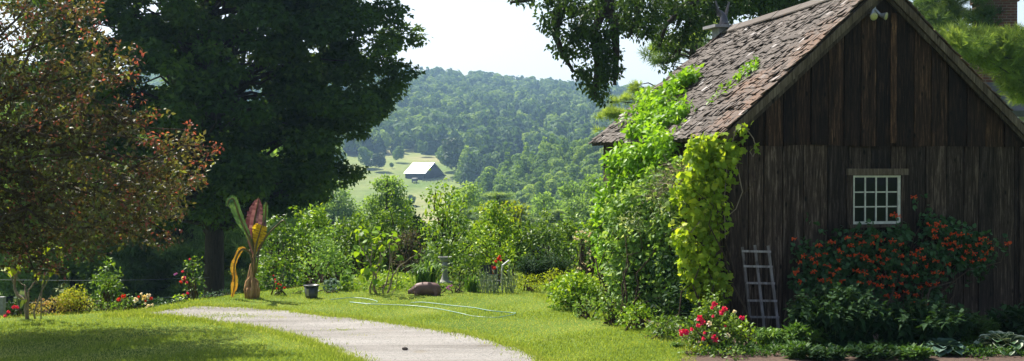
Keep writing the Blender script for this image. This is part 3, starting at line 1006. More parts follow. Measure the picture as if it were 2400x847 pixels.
# small creeper strip higher up on the roof
CL = []
for k in range(46):
    u = g.random() ** .9; x = 1783 - 110 * u + g.normal() * 5; y = 150 + 88 * u + g.normal() * 7
    if u > .55 and g.random() < .6: continue
    p = inv_roof(x, y, .05); CL.append([*p, g.uniform(.035, .075) * (1 - .4 * u)])
CL = np.array(CL)
b0 = Vector(CL[:, :3].mean(0))
t = thing('roof_creeper', 'small strip of creeper lying alone on the upper shingles', 'vine', b0)
leaf_obj('foliage', cloud(g, CL, 2600, .065, 'oval', flat=.6, out=.3, up=.8), M['creeper'], t, b0)
mb = MB(); mb.tube([inv_roof(1670, 245, .02), inv_roof(1700, 220, .03), inv_roof(1740, 180, .03), inv_roof(1780, 152, .03)], .008, 5); mb.build('stem', M['brownstem'], t, b0)

# silvery honeysuckle mound in the middle, with dry twigs
poly = [(1600, 385), (1640, 378), (1650, 420), (1600, 450), (1590, 520), (1600, 600), (1600, 690), (1570, 735), (1520, 745), (1470, 730), (1440, 690), (1425, 620), (1430, 560), (1420, 500), (1470, 450), (1530, 405)]
Yh = lambda x, y: np.interp(x, [1420, 1640], [17.2, 15.4]) - .15
CL = [[*at(*c[:3]), c[3]] for c in fill_px(g, poly, 210, Yh, .15)]
vine('honeysuckle_mound', 'silver-green climber heaped against the shed side, below the creeper', 'vine', np.array(CL), 'silver', .075, 'oval', 1500, loc(-.45, 1.5), 43, sfrac=.1, flat=.8, out=.4, up=.5, droop=.35, tip=.45)
pal = [[*at(*c[:3]), c[3]] for c in fill_px(g, [(1480, 490), (1560, 420), (1635, 385), (1650, 415), (1600, 470), (1540, 520), (1490, 560), (1450, 520)], 60, lambda x, y: Yh(x, y) - .12, .1)]
hm_ = [o for o in SC.objects if o.name == 'honeysuckle_mound'][0]
leaf_obj('pale_foliage', cloud(g, np.array(pal), 1700, .055, 'lance', flat=.7, up=.8, tip=.3), M['pale'], hm_, hm_.location)
poly = [(1560, 395), (1650, 375), (1660, 400), (1600, 440), (1540, 460), (1500, 480)]
g2 = np.random.default_rng(9)
mb = MB()
for c in fill_px(g2, poly, 170, lambda x, y: Yh(x, y) - .22, .1):
    p = at(*c[:3]); d = Vector(g2.normal(size=3)); d.z *= .5; d += Vector((-.5, .3, -.25)); d.normalize()
    q = p + d * g2.uniform(.12, .34); m_ = (p + q) / 2 + Vector(g2.normal(size=3)) * .03
    mb.tube([p, m_, q], [.004, .004, .002], 3)
b0 = at(1590, 420, 16)
tag(mb.build('dead_twigs', M['twig'], None, b0), 'tangle of dry tan twigs on the climber heap beside the eave', 'twigs')
# dark understory of the same side (leafy, hardly lit)
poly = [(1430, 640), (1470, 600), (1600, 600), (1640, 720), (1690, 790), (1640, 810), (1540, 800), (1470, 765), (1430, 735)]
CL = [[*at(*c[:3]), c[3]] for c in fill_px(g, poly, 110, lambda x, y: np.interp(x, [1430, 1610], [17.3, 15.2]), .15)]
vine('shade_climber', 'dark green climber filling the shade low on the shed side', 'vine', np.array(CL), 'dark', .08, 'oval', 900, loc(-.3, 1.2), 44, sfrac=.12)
# hop vine at the corner
poly = [(1625, 330), (1690, 322), (1725, 345), (1700, 420), (1692, 520), (1690, 620), (1700, 700), (1640, 715), (1610, 680), (1605, 600), (1585, 560), (1582, 480), (1598, 400)]
CL = [[*at(*c[:3]), c[3]] for c in fill_px(g, poly, 210, lambda x, y: 14.95 + (1640 - x) * .0016, .1)]
for (x, y) in ((1735, 292), (1742, 300), (1728, 310), (1720, 330), (1745, 305), (1757, 300), (1765, 340), (1768, 352), (1712, 380), (1718, 420), (1716, 425), (1740, 330), (1704, 700), (1650, 730)):
    CL.append([*at(x, y, 14.82), .045])
hop, _ = vine('hop_vine', 'yellow-green hop vine hanging down the near shed corner', 'vine', np.array(CL), 'hop', .074, 'lobe', 1250, loc(-.15, .05), 45, sfrac=.1, flat=.9, out=.4, up=.3, jit=.5, droop=.45)
mb = MB()
for pts in ([(1735, 292), (1748, 300), (1766, 325), (1772, 350), (1765, 368), (1757, 355)], [(1715, 360), (1732, 410), (1740, 450), (1725, 490), (1708, 505)], [(1640, 520), (1620, 545), (1600, 530), (1575, 540)], [(1725, 300), (1705, 380), (1697, 470), (1700, 560)]):
    mb.tube([at(x, y, 14.8) for x, y in pts], .006, 5)
mb.build('tendril', M['twig'], hop, hop.location)

# orange honeysuckle on the front wall -------------------------------------------
g = np.random.default_rng(51)
def front_fill(poly, n, r, tmin=-.38, tmax=-.1):
    out = []
    for c in fill_px(g, poly, n, lambda x, y: 15, r):
        p = inv_plane(c[0], c[1], t=g.uniform(tmin, tmax)); out.append([*p, c[3]])
    return out
P1 = [(1860, 590), (1890, 572), (1960, 565), (1985, 545), (2040, 535), (2075, 545), (2105, 525), (2135, 535), (2150, 575), (2200, 580), (2225, 600), (2215, 640), (2210, 700), (2180, 740), (2100, 750), (2040, 700), (1960, 700), (1870, 680), (1862, 640)]
P2 = [(2165, 520), (2190, 505), (2240, 525), (2290, 535), (2325, 560), (2335, 600), (2310, 625), (2290, 650), (2250, 640), (2230, 600), (2195, 575), (2165, 555)]
CL = front_fill(P1, 170, .13) + front_fill(P2, 70, .1, -.25, -.08)
for (x, y) in ((1895, 515), (1903, 520), (1925, 540), (1935, 545), (2165, 458), (2145, 470), (2170, 485), (2180, 500), (2140, 480), (2100, 505), (2110, 530), (2040, 515), (1990, 540), (2360, 555), (2365, 590), (1880, 575), (2300, 660), (2270, 665)):
    CL.append([*inv_plane(x, y, t=-.1), .04])
CL = np.array(CL)
hs, CLh = vine('flowering_honeysuckle', 'dark green honeysuckle with orange flower clusters under the shed window', 'climber', CL, 'honey', .06, 'broad', 1500, loc(2.1, -.15), 52, sfrac=.3, flat=.9, out=.4, up=.4)
M['orange'] = leaf_mat('orange_petals', (.5, .05, .015), (.7, .1, .025), (.8, .2, .05), .3)
def flower_cluster(seed):
    g = np.random.default_rng(seed); mb = MB()
    for k in range(9):
        a = g.uniform(0, 6.28); d = Vector((math.cos(a), math.sin(a), g.uniform(-.6, .5))).normalized()
        L = g.uniform(.03, .048)
        mb.tube([(0, 0, 0), d * L * .7, d * L, d * (L + .012) + Vector((0, 0, -.004))], [.0025, .004, .007, .013], 5, g.random())
    return mb
protos = []
cnt = 0
spots = []
def spread_px(poly, n, dmin):
    out = []
    for x, y, *_ in fill_px(g, poly, 2500, lambda x, y: 0, .1):
        if all((x - a) ** 2 + (y - b) ** 2 > dmin ** 2 for a, b in out): out.append((x, y))
        if len(out) >= n: break
    return out
FP = spread_px([(1862, 590), (1900, 580), (1975, 560), (2060, 545), (2150, 580), (2225, 620), (2200, 680), (2170, 720), (2080, 715), (1990, 660), (1870, 670)], 70, 17)
FP += spread_px([(2170, 520), (2240, 530), (2325, 560), (2325, 600), (2290, 620), (2230, 595), (2180, 560)], 24, 14)
FP += [(2095, 503), (2105, 507), (2142, 461), (1861, 560), (2363, 570)]
for i, (x, y) in enumerate(FP[:99]):
    p = inv_plane(x, y, t=-.42 + g.uniform(-.04, .04) if x < 2230 else -.3 + g.uniform(-.03, .03))
    if i < 4:
        o = flower_cluster(i).build('flower_cluster', M['orange'], hs); protos.append(o)
    else:
        o = protos[i % 4].copy(); SC.collection.objects.link(o); o.parent = hs
    o.location = Vector(p) - hs.location; s = g.uniform(.6, 1.0); o.scale = (s, s, s); o.rotation_euler = (g.uniform(-.5, .5), g.uniform(-.5, .5), g.uniform(0, 6))

# bed in front of the shed -----------------------------------------------------------
def upright_plant(name, label, cat, x0, x1, ytop, Y, mat, size, tmpl, nst, per, seed, droop=.5, leafang=1.0, group=None, hvar=.2, depth=None, arch=.25, stemr=.006):
    """many leafy stems rising from a clump"""
    g = np.random.default_rng(seed)
    w = (x1 - x0) / F * Y; cx = at((x0 + x1) / 2, 500, Y).x; z0 = h1(cx, Y); h = at(600, ytop, Y).z - z0
    dp = depth or w * .5
    t = thing(name, label, cat, (cx, Y, z0), group); mb = MB()
    P = []; D = []; NN = []; S = []; TN = []
    for k in range(nst):
        a = g.uniform(0, 6.28); u = math.sqrt(g.random())
        bx, by = math.cos(a) * w * .28 * u, math.sin(a) * dp * .5 * u
        dx, dy = math.cos(a) * w * arch * u, math.sin(a) * dp * .5 * u
        hh = h * (1 - .35 * u * u) * g.uniform(1 - hvar, 1)
        pts = [Vector((cx + bx + dx * s_ ** 1.6 * 1.0, Y + by + dy * s_ ** 1.6, z0 + hh * s_)) for s_ in (0, .25, .5, .75, 1)]
        mb.tube(pts, [stemr, stemr * .9, stemr * .8, stemr * .6, stemr * .3], 4, cap=False)
        tc = g.random()
        for j in range(per):
            s_ = .12 + .88 * (j + g.random()) / per; i = min(3, int(s_ * 4)); q = pts[i].lerp(pts[i + 1], s_ * 4 - i)
            an = g.uniform(0, 6.28); el = g.uniform(-.2, .6) if j < per - 3 else 1.1
            P.append(q); D.append((math.cos(an) * leafang, math.sin(an) * leafang, el - droop * g.random())); NN.append((g.normal() * .3, g.normal() * .3, 1))
            S.append(size * g.uniform(.6, 1.15) * (1 - .35 * (s_ > .9))); TN.append(min(1, .45 * g.random() + .35 * tc + .25 * s_))
    P = np.array([tuple(p) for p in P])
    leaf_obj('foliage', place(P, nrm(np.array(D)), nrm(np.array(NN)), np.array(S), tmpl, np.array(TN)), M[mat], t, (cx, Y, z0))
    mb.build('stem', M['stem'], t, (cx, Y, z0))
    return t
T['heart'] = (np.array([(0, 0, 0), (.3, .12, .04), (.28, .4, .04), (.1, .78, -.06), (0, 1, -.22), (-.1, .78, -.06), (-.28, .4, .04), (-.3, .12, .04), (0, .4, -.03)], float),
              np.array([(8, 0, 1), (8, 1, 2), (8, 2, 3), (8, 3, 4), (8, 4, 5), (8, 5, 6), (8, 6, 7), (8, 7, 0)]))
upright_plant('leafy_perennial', 'tall dark perennial with pointed leaves, nearer to the trellis', 'plant', 1846, 2085, 655, 13.6, 'dark', .12, 'heart', 120, 30, 1, 1.3, group='dark pointed-leaf perennials')
upright_plant('leafy_perennial', 'low spread of dark pointed leaves beside the hostas', 'plant', 2030, 2285, 692, 13.65, 'dark', .12, 'heart', 115, 26, 2, 1.3, group='dark pointed-leaf perennials')
upright_plant('fern_clump', 'feathery mid green clump standing behind the striped hosta', 'plant', 2235, 2350, 735, 14.1, 'fern', .1, 'lance', 46, 26, 3, .1)
upright_plant('corner_perennial', 'broad-leaved dark plant at the right corner of the shed', 'plant', 2310, 2440, 712, 14.3, 'dark', .15, 'heart', 40, 12, 4, .5)
upright_plant('narrow_leaf_plant', 'dull green narrow-leaved plant between the daylilies and perennial', 'plant', 1830, 1940, 755, 13.4, 'fern', .13, 'lance', 40, 16, 5, .5)
upright_plant('yellow_fern', 'small yellowish feathery plant between the two hostas', 'plant', 2245, 2300, 810, 13.3, 'lime', .06, 'lance', 26, 16, 6, .1)

upright_plant('low_filler_plant', 'low dark plant at the bed edge below the first perennial', 'plant', 1880, 1990, 812, 12.75, 'dark', .09, 'oval', 40, 12, 7, .3)
upright_plant('low_filler_plant', 'low dark plant at the bed edge between the two perennials', 'plant', 1985, 2110, 806, 12.75, 'dark', .09, 'oval', 46, 12, 8, .3)
upright_plant('low_filler_plant', 'low dark plant at the bed edge left of the blue hosta', 'plant', 2095, 2190, 812, 12.75, 'fern', .09, 'oval', 36, 12, 9, .3)
upright_plant('low_filler_plant', 'low narrow-leaved plant at the bed edge beside the daylilies', 'plant', 1835, 1900, 800, 12.8, 'fern', .1, 'lance', 36, 12, 10, .3)
bush('bed_plant', 'low green plants in front of the rose bush at the bottom of the picture', 'plant', 1655, 1770, 815, 12.85, 'mid', .04, 'oval', 1300, seed=62, n=22, r=.07)
bush('bed_plant', 'trailing low weeds at the lawn corner left of the roses', 'plant', 1590, 1660, 812, 13.0, 'mid', .035, 'oval', 1300, seed=63, n=14, r=.06)
bush('bed_plant', 'low dark leaves in front of the blue hosta and beyond', 'plant', 2255, 2320, 822, 12.8, 'fern', .04, 'oval', 1300, seed=64, n=12, r=.06)
bush('bed_plant', 'leafy low plant hiding the foot of the near shed corner', 'plant', 1700, 1770, 740, 14.3, 'dark', .06, 'oval', 1200, seed=61, n=14)
def hosta(label, px, py, Y, rad, n, seed, leafmat, edgemat, L):
    g = np.random.default_rng(seed); c = at(px, py, Y); c.z = 0
    t = thing('hosta', label, 'plant', c, None)
    A_, E_ = MB(), MB()
    for k in range(n):
        ring = k / n; a = k * 2.4 + g.uniform(-.3, .3); el = 1.25 - 1.15 * ring ** .8 + g.uniform(-.1, .1)
        ln = L * (.65 + .45 * ring) * g.uniform(.85, 1.1); stem = rad * (.25 + .5 * ring)
        d = Vector((math.cos(a) * math.cos(el), math.sin(a) * math.cos(el), math.sin(el)))
        side = Vector((-math.sin(a), math.cos(a), 0)); b = d * stem + Vector((0, 0, .02))
        ws = [.05, .85, 1.0, .95, .7, 0.0]; rows = []
        for i, w_ in enumerate(ws):
            s_ = i / 5; dd = Vector((d.x, d.y, d.z - 1.1 * s_ * (.4 + ring * .6))).normalized()
            ctr = b + d * 0 + (d * .5 + dd * .5) * ln * s_
            nrm_ = side.cross(dd); W2 = ln * .42 * w_
            rows.append([ctr - side * W2 + nrm_ * -.012 * 0 + Vector((0, 0, .35 * W2)), ctr - side * W2 * .74 + Vector((0, 0, .22 * W2)), ctr, ctr + side * W2 * .74 + Vector((0, 0, .22 * W2)), ctr + side * W2 + Vector((0, 0, .35 * W2))])
        V = [p for r_ in rows for p in r_]; tn = g.random()
        for i in range(5):
            o = i * 5
            for j in range(4):
                q = [V[o + j], V[o + j + 1], V[o + j + 6], V[o + j + 5]]
                (E_ if j in (0, 3) else A_).add(q, [(0, 1, 2, 3)], tn)
    A_.build('foliage', leafmat, t); 
    E_.build('leaf_edge', edgemat, t)
    return t
M['hosta'] = leaf_mat('hosta_leaf', (.03, .08, .03), (.045, .11, .045), (.08, .16, .06), .2, .4, .5)
M['hostaedge'] = leaf_mat('hosta_margin', (.35, .42, .3), (.5, .56, .42), (.6, .66, .5), .25, .45, .4)
M['hostablue'] = leaf_mat('blue_hosta_leaf', (.05, .1, .07), (.08, .15, .11), (.12, .2, .15), .2, .5, .4)
hosta('large hosta with white-edged leaves at the right front of the bed', 2352, 838, 13.3, .26, 64, 1, M['hosta'], M['hostaedge'], .21)
hosta('blue-green hosta with plain leaves left of the striped one', 2212, 848, 13.1, .2, 52, 2, M['hostablue'], M['hostablue'], .17)

def straps(name, label, cat, x0, x1, ytop, Y, mat, n, seed, wid=.014, arch=.6, zb=None, group=None, curl=1.0):
    g = np.random.default_rng(seed); w = (x1 - x0) / F * Y; cx = at((x0 + x1) / 2, 500, Y).x; z0 = h1(cx, Y) if zb is None else zb
    h = at(600, ytop, Y).z - z0; mb = MB()
    for k in range(n):
        a = g.uniform(0, 6.28); u = g.random() ** .6; out = w * .5 * u * arch * 1.6; H_ = h * g.uniform(.6, 1.0) * (1 - .25 * u)
        b = Vector((g.normal() * w * .12, g.normal() * w * .12, 0)); side = Vector((-math.sin(a), math.cos(a), 0)); tw = g.uniform(-.5, .5)
        pts = []
        for i in range(7):
            s_ = i / 6; r_ = out * s_ ** 1.5; zz = H_ * (math.sin(min(1.0, s_ * 1.05) * math.pi * (.5 + .22 * curl * u)) / 1.0)
            pts.append(b + Vector((math.cos(a) * r_, math.sin(a) * r_, zz)))
        V = []
        for i, p in enumerate(pts):
            wd = wid * [.7, 1, 1, .95, .8, .5, .05][i] * g.uniform(.95, 1.05)
            sd = (side * math.cos(tw) + Vector((math.cos(a), math.sin(a), 0)) * math.sin(tw)) * wd
            V += [p - sd, p + sd]
        mb.add(V, [(2 * i, 2 * i + 1, 2 * i + 3, 2 * i + 2) for i in range(6)], g.random())
    o = mb.build(name, M[mat], None, None); o.location = (cx, Y, z0)
    return tag(o, label, cat, group)
straps('daylily_clump', 'arching daylily leaves at the foot of the trellis beside the roses', 'plant', 1752, 1872, 762, 13.55, 'strap', 210, 61, .011, .7)

# rose bush with crimson blooms -----------------------------------------------------
M['crimson'] = leaf_mat('crimson_petals', (.55, .015, .1), (.75, .03, .15), (.88, .1, .25), .25)
M['rosewhite'] = leaf_mat('pale_petals', (.6, .5, .5), (.75, .68, .66), (.85, .8, .78), .3)
M['redpet'] = leaf_mat('red_petals', (.5, .02, .015), (.7, .04, .03), (.8, .1, .06), .25)
M['purplepet'] = leaf_mat('purple_petals', (.3, .08, .45), (.45, .14, .6), (.6, .3, .7), .3)
M['creampet'] = leaf_mat('cream_petals', (.7, .55, .3), (.8, .68, .45), (.85, .8, .6), .3)
def bloom_data(seed, r=.035, n=16):
    g = np.random.default_rng(seed); d = nrm(g.normal(size=(n, 3)) + np.array([0, 0, .5]))
    return place(d * r * .25, nrm(d * .6 + g.normal(size=(n, 3)) * .5), d, r * 1.1 * np.ones(n), 'broad', g.random(n))
bloom_me = {}
def bloom(parent, p, mat, r, name='bloom'):
    key = (mat, int(r * 1000) // 8)
    if key not in bloom_me:
        v, f, t = bloom_data(len(bloom_me) + 3, .035, 22); bloom_me[key] = np_mesh('bloom', v, f, t, M[mat])
    o = bpy.data.objects.new(name, bloom_me[key]); link(o, parent)
    o.location = Vector(p) - parent.location; s = r / .035; o.scale = (s, s, s); o.rotation_euler = (0, 0, random.random() * 6)
    return o
random.seed(4)
rb, _ = bush('rose_bush', 'rose bush with crimson and a few pale blooms at the near shed corner', 'rose bush', 1590, 1755, 715, 13.5, 'mid', .05, 'oval', 1500, n=56, seed=2, r=.13, depth=.3, spiky=10, tmix=.4, tip=.3)
for (x, y, mt, r) in ((1675, 714, 'crimson', .032), (1669, 722, 'crimson', .02), (1697, 727, 'crimson', .038), (1691, 733, 'crimson', .03), (1640, 747, 'crimson', .036), (1646, 757, 'crimson', .034), (1637, 763, 'crimson', .024), (1739, 745, 'crimson', .026), (1607, 780, 'crimson', .036), (1598, 777, 'crimson', .03), (1597, 785, 'crimson', .02), (1621, 773, 'crimson', .022), (1672, 790, 'crimson', .03), (1679, 798, 'crimson', .032), (1648, 795, 'crimson', .022), (1651, 781, 'crimson', .016), (1708, 819, 'crimson', .026), (1700, 765, 'crimson', .014), (1671, 742, 'crimson', .018), (1706, 788, 'rosewhite', .03), (1662, 759, 'rosewhite', .028), (1738, 822, 'rosewhite', .024), (1722, 731, 'rosewhite', .02)):
    bloom(rb, at(x, y, 13.5 - .32), mt, r)
bush('garden_shrub', 'small lit yellow-green shrub between the roses and the daylilies', 'shrub', 1715, 1792, 752, 13.65, 'bright', .045, 'oval', 1200, seed=4)
bush('ground_plant', 'low pale yellow tuft under the rose bush', 'plant', 1622, 1660, 818, 13.15, 'lime', .035, 'oval', 1600, seed=5, n=7)

# leafy ground cover along the front of the bed
g = np.random.default_rng(71); GC = []
for px in np.arange(1640, 2420, 3.2):
    for k in range(3):
        p = ground_pt(px + g.normal() * 4, g.uniform(812, 838)); GC.append([p.x, p.y, g.uniform(.02, .07), g.uniform(.035, .06)])
tag(leaf_obj('ground_cover', cloud(g, np.array(GC), 5200, .035, 'oval', flat=.9, up=.7), M['fern']), kind='stuff')
# shrubs along the shed side -------------------------------------------------------------
bush('round_shrub', 'large rounded bright green shrub beside the shed side', 'shrub', 1276, 1420, 640, 17.3, 'bright', .06, 'oval', 1500, n=60, seed=6, r=.17, tip=.3, depth=.45)
bush('side_shrub', 'grey-green loose shrub just in front of the large rounded one', 'shrub', 1340, 1420, 692, 16.2, 'silver', .055, 'lance', 1500, seed=7, n=24)
bush('side_shrub', 'low leafy shrub in the middle of the shed-side row', 'shrub', 1385, 1480, 692, 15.6, 'mid', .055, 'oval', 1500, seed=8, n=32)
bush('side_shrub', 'small bright shrub nearest the roses in the shed-side row', 'shrub', 1445, 1545, 712, 15.05, 'bright', .05, 'oval', 1500, seed=9, n=34)
bush('side_shrub', 'narrow-leaved plant between the row of shrubs and the roses', 'shrub', 1510, 1618, 738, 14.3, 'mid', .06, 'lance', 1400, seed=10, n=36)
bush('side_shrub', 'tall leafy shoots growing up under the creeper', 'shrub', 1418, 1480, 600, 17.0, 'creeper', .07, 'oval', 1200, seed=11, n=24)
bush('side_shrub', 'tiny pale plant at the lawn edge left of the roses', 'shrub', 1500, 1545, 775, 14.4, 'silver', .04, 'lance', 1600, seed=12, n=8)
straps('grass_tuft', 'bright grass tuft at the lawn edge beside the roses', 'grass', 1560, 1612, 800, 13.6, 'strap', 90, 62, .005, .6)
# ================================================================== GARDEN BORDER
BR = [
 # label, x0, x1, ytop, Y, mat, size, tmpl, dens, extra
 ('glossy green shrub behind the banana plant', 585, 712, 505, 22.5, 'lilac', .075, 'oval', 1100, {}),
 ('bright-topped shrub under the maple branches, right of the banana', 672, 800, 486, 23.2, 'bright', .085, 'oval', 950, {'spiky': 14}),
 ('dark glossy shrub left of the tall sapling in the back row', 775, 905, 500, 23.6, 'lilac', .08, 'oval', 1000, {'spiky': 8}),
 ('dense shrub rising behind the bare-stemmed hydrangea', 850, 985, 482, 24.5, 'lilac', .08, 'oval', 1000, {'spiky': 10}),
 ('twiggy grey-brown shrub, half bare, left of the sapling', 912, 1005, 535, 22.8, 'twiggy', .045, 'oval', 1100, {}),
 ('broad shrub with long pale shoots right of the sapling', 1082, 1232, 500, 23.8, 'bright', .09, 'oval', 850, {'spiky': 26}),
 ('rounded light green shrub left of the vine-wrapped post', 1195, 1345, 522, 23.5, 'mid', .08, 'oval', 1000, {'spiky': 12}),
 ('tall green shrub between the vine-wrapped post and the shed', 1340, 1440, 512, 22.8, 'bright', .075, 'oval', 1000, {'spiky': 10}),
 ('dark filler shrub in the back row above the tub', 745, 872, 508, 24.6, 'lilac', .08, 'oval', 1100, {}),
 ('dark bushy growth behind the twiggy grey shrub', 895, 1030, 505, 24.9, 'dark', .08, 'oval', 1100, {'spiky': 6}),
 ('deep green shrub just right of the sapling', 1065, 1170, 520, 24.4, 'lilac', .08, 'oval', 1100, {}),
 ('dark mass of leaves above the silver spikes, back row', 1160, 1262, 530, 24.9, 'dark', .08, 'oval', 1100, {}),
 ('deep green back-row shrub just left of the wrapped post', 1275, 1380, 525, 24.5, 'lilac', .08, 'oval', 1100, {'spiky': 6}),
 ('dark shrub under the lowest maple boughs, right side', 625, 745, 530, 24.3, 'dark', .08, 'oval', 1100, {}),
 ('mid-row dark shrub behind the black tub', 595, 705, 585, 21.3, 'lilac', .07, 'oval', 1100, {}),
 ('pale-leaved shrub arching over the black tub', 690, 838, 566, 21.2, 'silver', .06, 'oval', 1100, {'spiky': 14}),
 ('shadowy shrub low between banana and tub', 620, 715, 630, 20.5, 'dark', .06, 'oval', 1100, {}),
 ('leafy shrub filling the middle row behind the pig', 985, 1100, 560, 21.8, 'mid', .07, 'oval', 1100, {'spiky': 8}),
 ('glossy shrub in the second row above the slatted chair', 1095, 1225, 560, 22.0, 'bright', .065, 'oval', 1200, {'spiky': 14}),
 ('small-leaved bright bush directly behind the bare hydrangea stems', 822, 990, 636, 19.9, 'bright', .05, 'oval', 1500, {'tip': .3}),
 ('light green leafy plant right of the stone pedestal', 1052, 1140, 604, 20.4, 'mid', .06, 'oval', 1300, {'spiky': 8}),
 ('low yellow-green mound right of the silver spikes', 1200, 1272, 640, 19.6, 'lime', .04, 'oval', 2200, {}),
 ('brighter yellow-green mound nearest the round shrub', 1255, 1345, 632, 19.9, 'lime', .04, 'oval', 2200, {}),
 ('low feathery green mound between pedestal and iris leaves', 1050, 1100, 650, 19.4, 'fern', .04, 'lance', 1700, {}),
 ('little shrub with pink flowers at the pig tail', 1022, 1062, 662, 19.3, 'mid', .04, 'oval', 1500, {}),
 ('low leafy weeds at the foot of the pale shrub', 748, 800, 672, 19.4, 'bluegreen', .06, 'oval', 1200, {}),
 ('low lettuce-green plants between tub and hydrangea', 788, 838, 655, 19.7, 'mid', .06, 'broad', 1200, {}),
 ('small rosette plants under the left of the tub', 690, 716, 680, 19.2, 'mid', .04, 'oval', 1500, {}),
 ('low growth around the maple foot', 500, 575, 678, 19.6, 'bluegreen', .04, 'lance', 1400, {}),
]
for i, (lb, x0, x1, yt, Y, mt, sz, tm, dn, ex) in enumerate(BR):
    bush('border_shrub', lb, 'shrub', x0, x1, yt, Y, mt, sz, tm, dn, seed=100 + i, **ex)

# dark perennials
upright_plant('dark_perennial', 'dark narrow-leaved clump behind the yellow-green mounds', 'plant', 1205, 1345, 585, 21.2, 'dark', .12, 'lance', 70, 30, 71, .2)
straps('daylily_clump', 'tall arching grassy clump behind the pig statue', 'plant', 955, 1045, 603, 20.4, 'strap', 190, 72, .014, .7)
straps('iris_clump', 'upright green iris leaves left of the silver spikes', 'plant', 1084, 1132, 640, 19.5, 'strap', 110, 73, .012, .35, curl=.3)
straps('iris_clump', 'short upright sword leaves right of the black tub', 'plant', 790, 828, 632, 20.0, 'strap', 40, 74, .02, .4, curl=.3)
straps('strap_plant', 'dark arching leaves between the tub and the hydrangea', 'plant', 755, 800, 648, 19.9, 'bluegreen', 70, 75, .012, .8)

# silver spiky lamb's ear
g = np.random.default_rng(77); c = at(1165, 500, 19.4); c.z = 0
t = thing('lambs_ear_clump', 'clump of silver woolly flower spikes at the lawn edge', 'plant', c)
mb = MB(); pos = []
for k in range(46):
    x = g.uniform(-.26, .26); y = g.uniform(-.2, .12); h = g.uniform(.2, .38) if k > 5 else g.uniform(.38, .48)
    lean = g.normal() * .03
    mb.tube([(x, y, 0), (x + lean, y, h * .6), (x + lean * 1.4, y, h)], [.006, .007, .004], 5, g.random())
    for j in range(12):
        pos.append((x + lean * 1.2, y, h * g.uniform(.15, 1.0)))
mb.build('stem', M['grey'], t)
pos = np.array(pos); n = len(pos)
leaf_obj('foliage', place(pos, nrm(g.normal(size=(n, 3)) + [0, 0, .5]), nrm(g.normal(size=(n, 3))), g.uniform(.025, .05, n), 'oval', g.random(n)), M['grey'], t, (0, 0, 0))

def skeleton_shrub(name, label, branches, leaves, mat, size, Y, base, tm='broad', r0=.015, dens=500, seed=1, lr=.07):
    """bare crooked stems placed from picture outlines, leaf tufts at the tips"""
    g = np.random.default_rng(seed); b = at(*base, Y); b.z = h1(b.x, Y)
    t = thing(name, label, 'shrub', b); mb = MB()
    for br in branches:
        pts = []
        for i, (x, y) in enumerate(br[1]):
            pts.append(at(x, y, Y + br[0] * (i / max(1, len(br[1]) - 1)) + g.normal() * .02))
        if br[1][0][1] > 685: pts[0].z = min(pts[0].z, h1(pts[0].x, pts[0].y) - .01)
        q = []
        for i in range(len(pts) - 1):
            q += [pts[i], (pts[i] + pts[i + 1]) / 2 + Vector(g.normal(size=3)) * .012]
        q.append(pts[-1]); n = len(q); w = r0 * br[2]
        mb.tube(q, [w * (1 - .72 * i / (n - 1)) for i in range(n)], 7)
    mb.build('stem', M['twig'], t, b, True)
    C = np.array([[*at(x, y, Y + g.uniform(-.25, .25)), lr * s] for x, y, s in leaves])
    leaf_obj('foliage', cloud(g, C, dens / (lr * lr) * .012, size, tm, flat=.7, out=.5, up=.6, jit=.4, droop=.35, tip=.2), M[mat], t, b)
    return t
skeleton_shrub('bare_hydrangea', 'bare-stemmed hydrangea with pale leaves at its tips, left of the pig', [
    (0, [(885, 694), (876, 660), (877, 640), (868, 615), (855, 595), (845, 580)], 1.6), (-.2, [(868, 694), (867, 675), (874, 655), (876, 630), (890, 610), (893, 585), (886, 560)], 1.1),
    (.1, [(880, 650), (886, 635), (896, 600), (905, 585)], .7), (.2, [(897, 696), (905, 665), (915, 610), (912, 580), (922, 545)], .9),
    (0, [(903, 696), (916, 668), (921, 645), (930, 630), (950, 615), (975, 598)], 1.2), (-.1, [(921, 650), (918, 620), (920, 590), (925, 570)], .7),
    (.1, [(915, 695), (925, 680), (930, 660), (934, 625), (938, 600)], .5), (0, [(976, 600), (985, 590), (992, 582)], .3),
    (.1, [(846, 582), (842, 560), (836, 540)], .5), (.1, [(868, 612), (872, 585), (868, 555)], .6)],
    [(848, 535, 1.2), (836, 545, .9), (858, 545, 1), (872, 548, 1), (884, 545, 1.1), (838, 572, 1), (850, 590, .9), (868, 572, 1), (893, 560, 1), (906, 575, 1), (915, 556, 1), (926, 548, 1), (922, 570, .8), (883, 530, .8), (845, 620, .8), (858, 632, 1.2), (850, 645, 1), (836, 640, .9), (885, 625, .9), (886, 650, .7), (930, 600, .5), (892, 600, .8), (976, 596, .5), (872, 655, .7)],
    'bright', .105, 19.25, (890, 695), dens=420, seed=3, lr=.1)
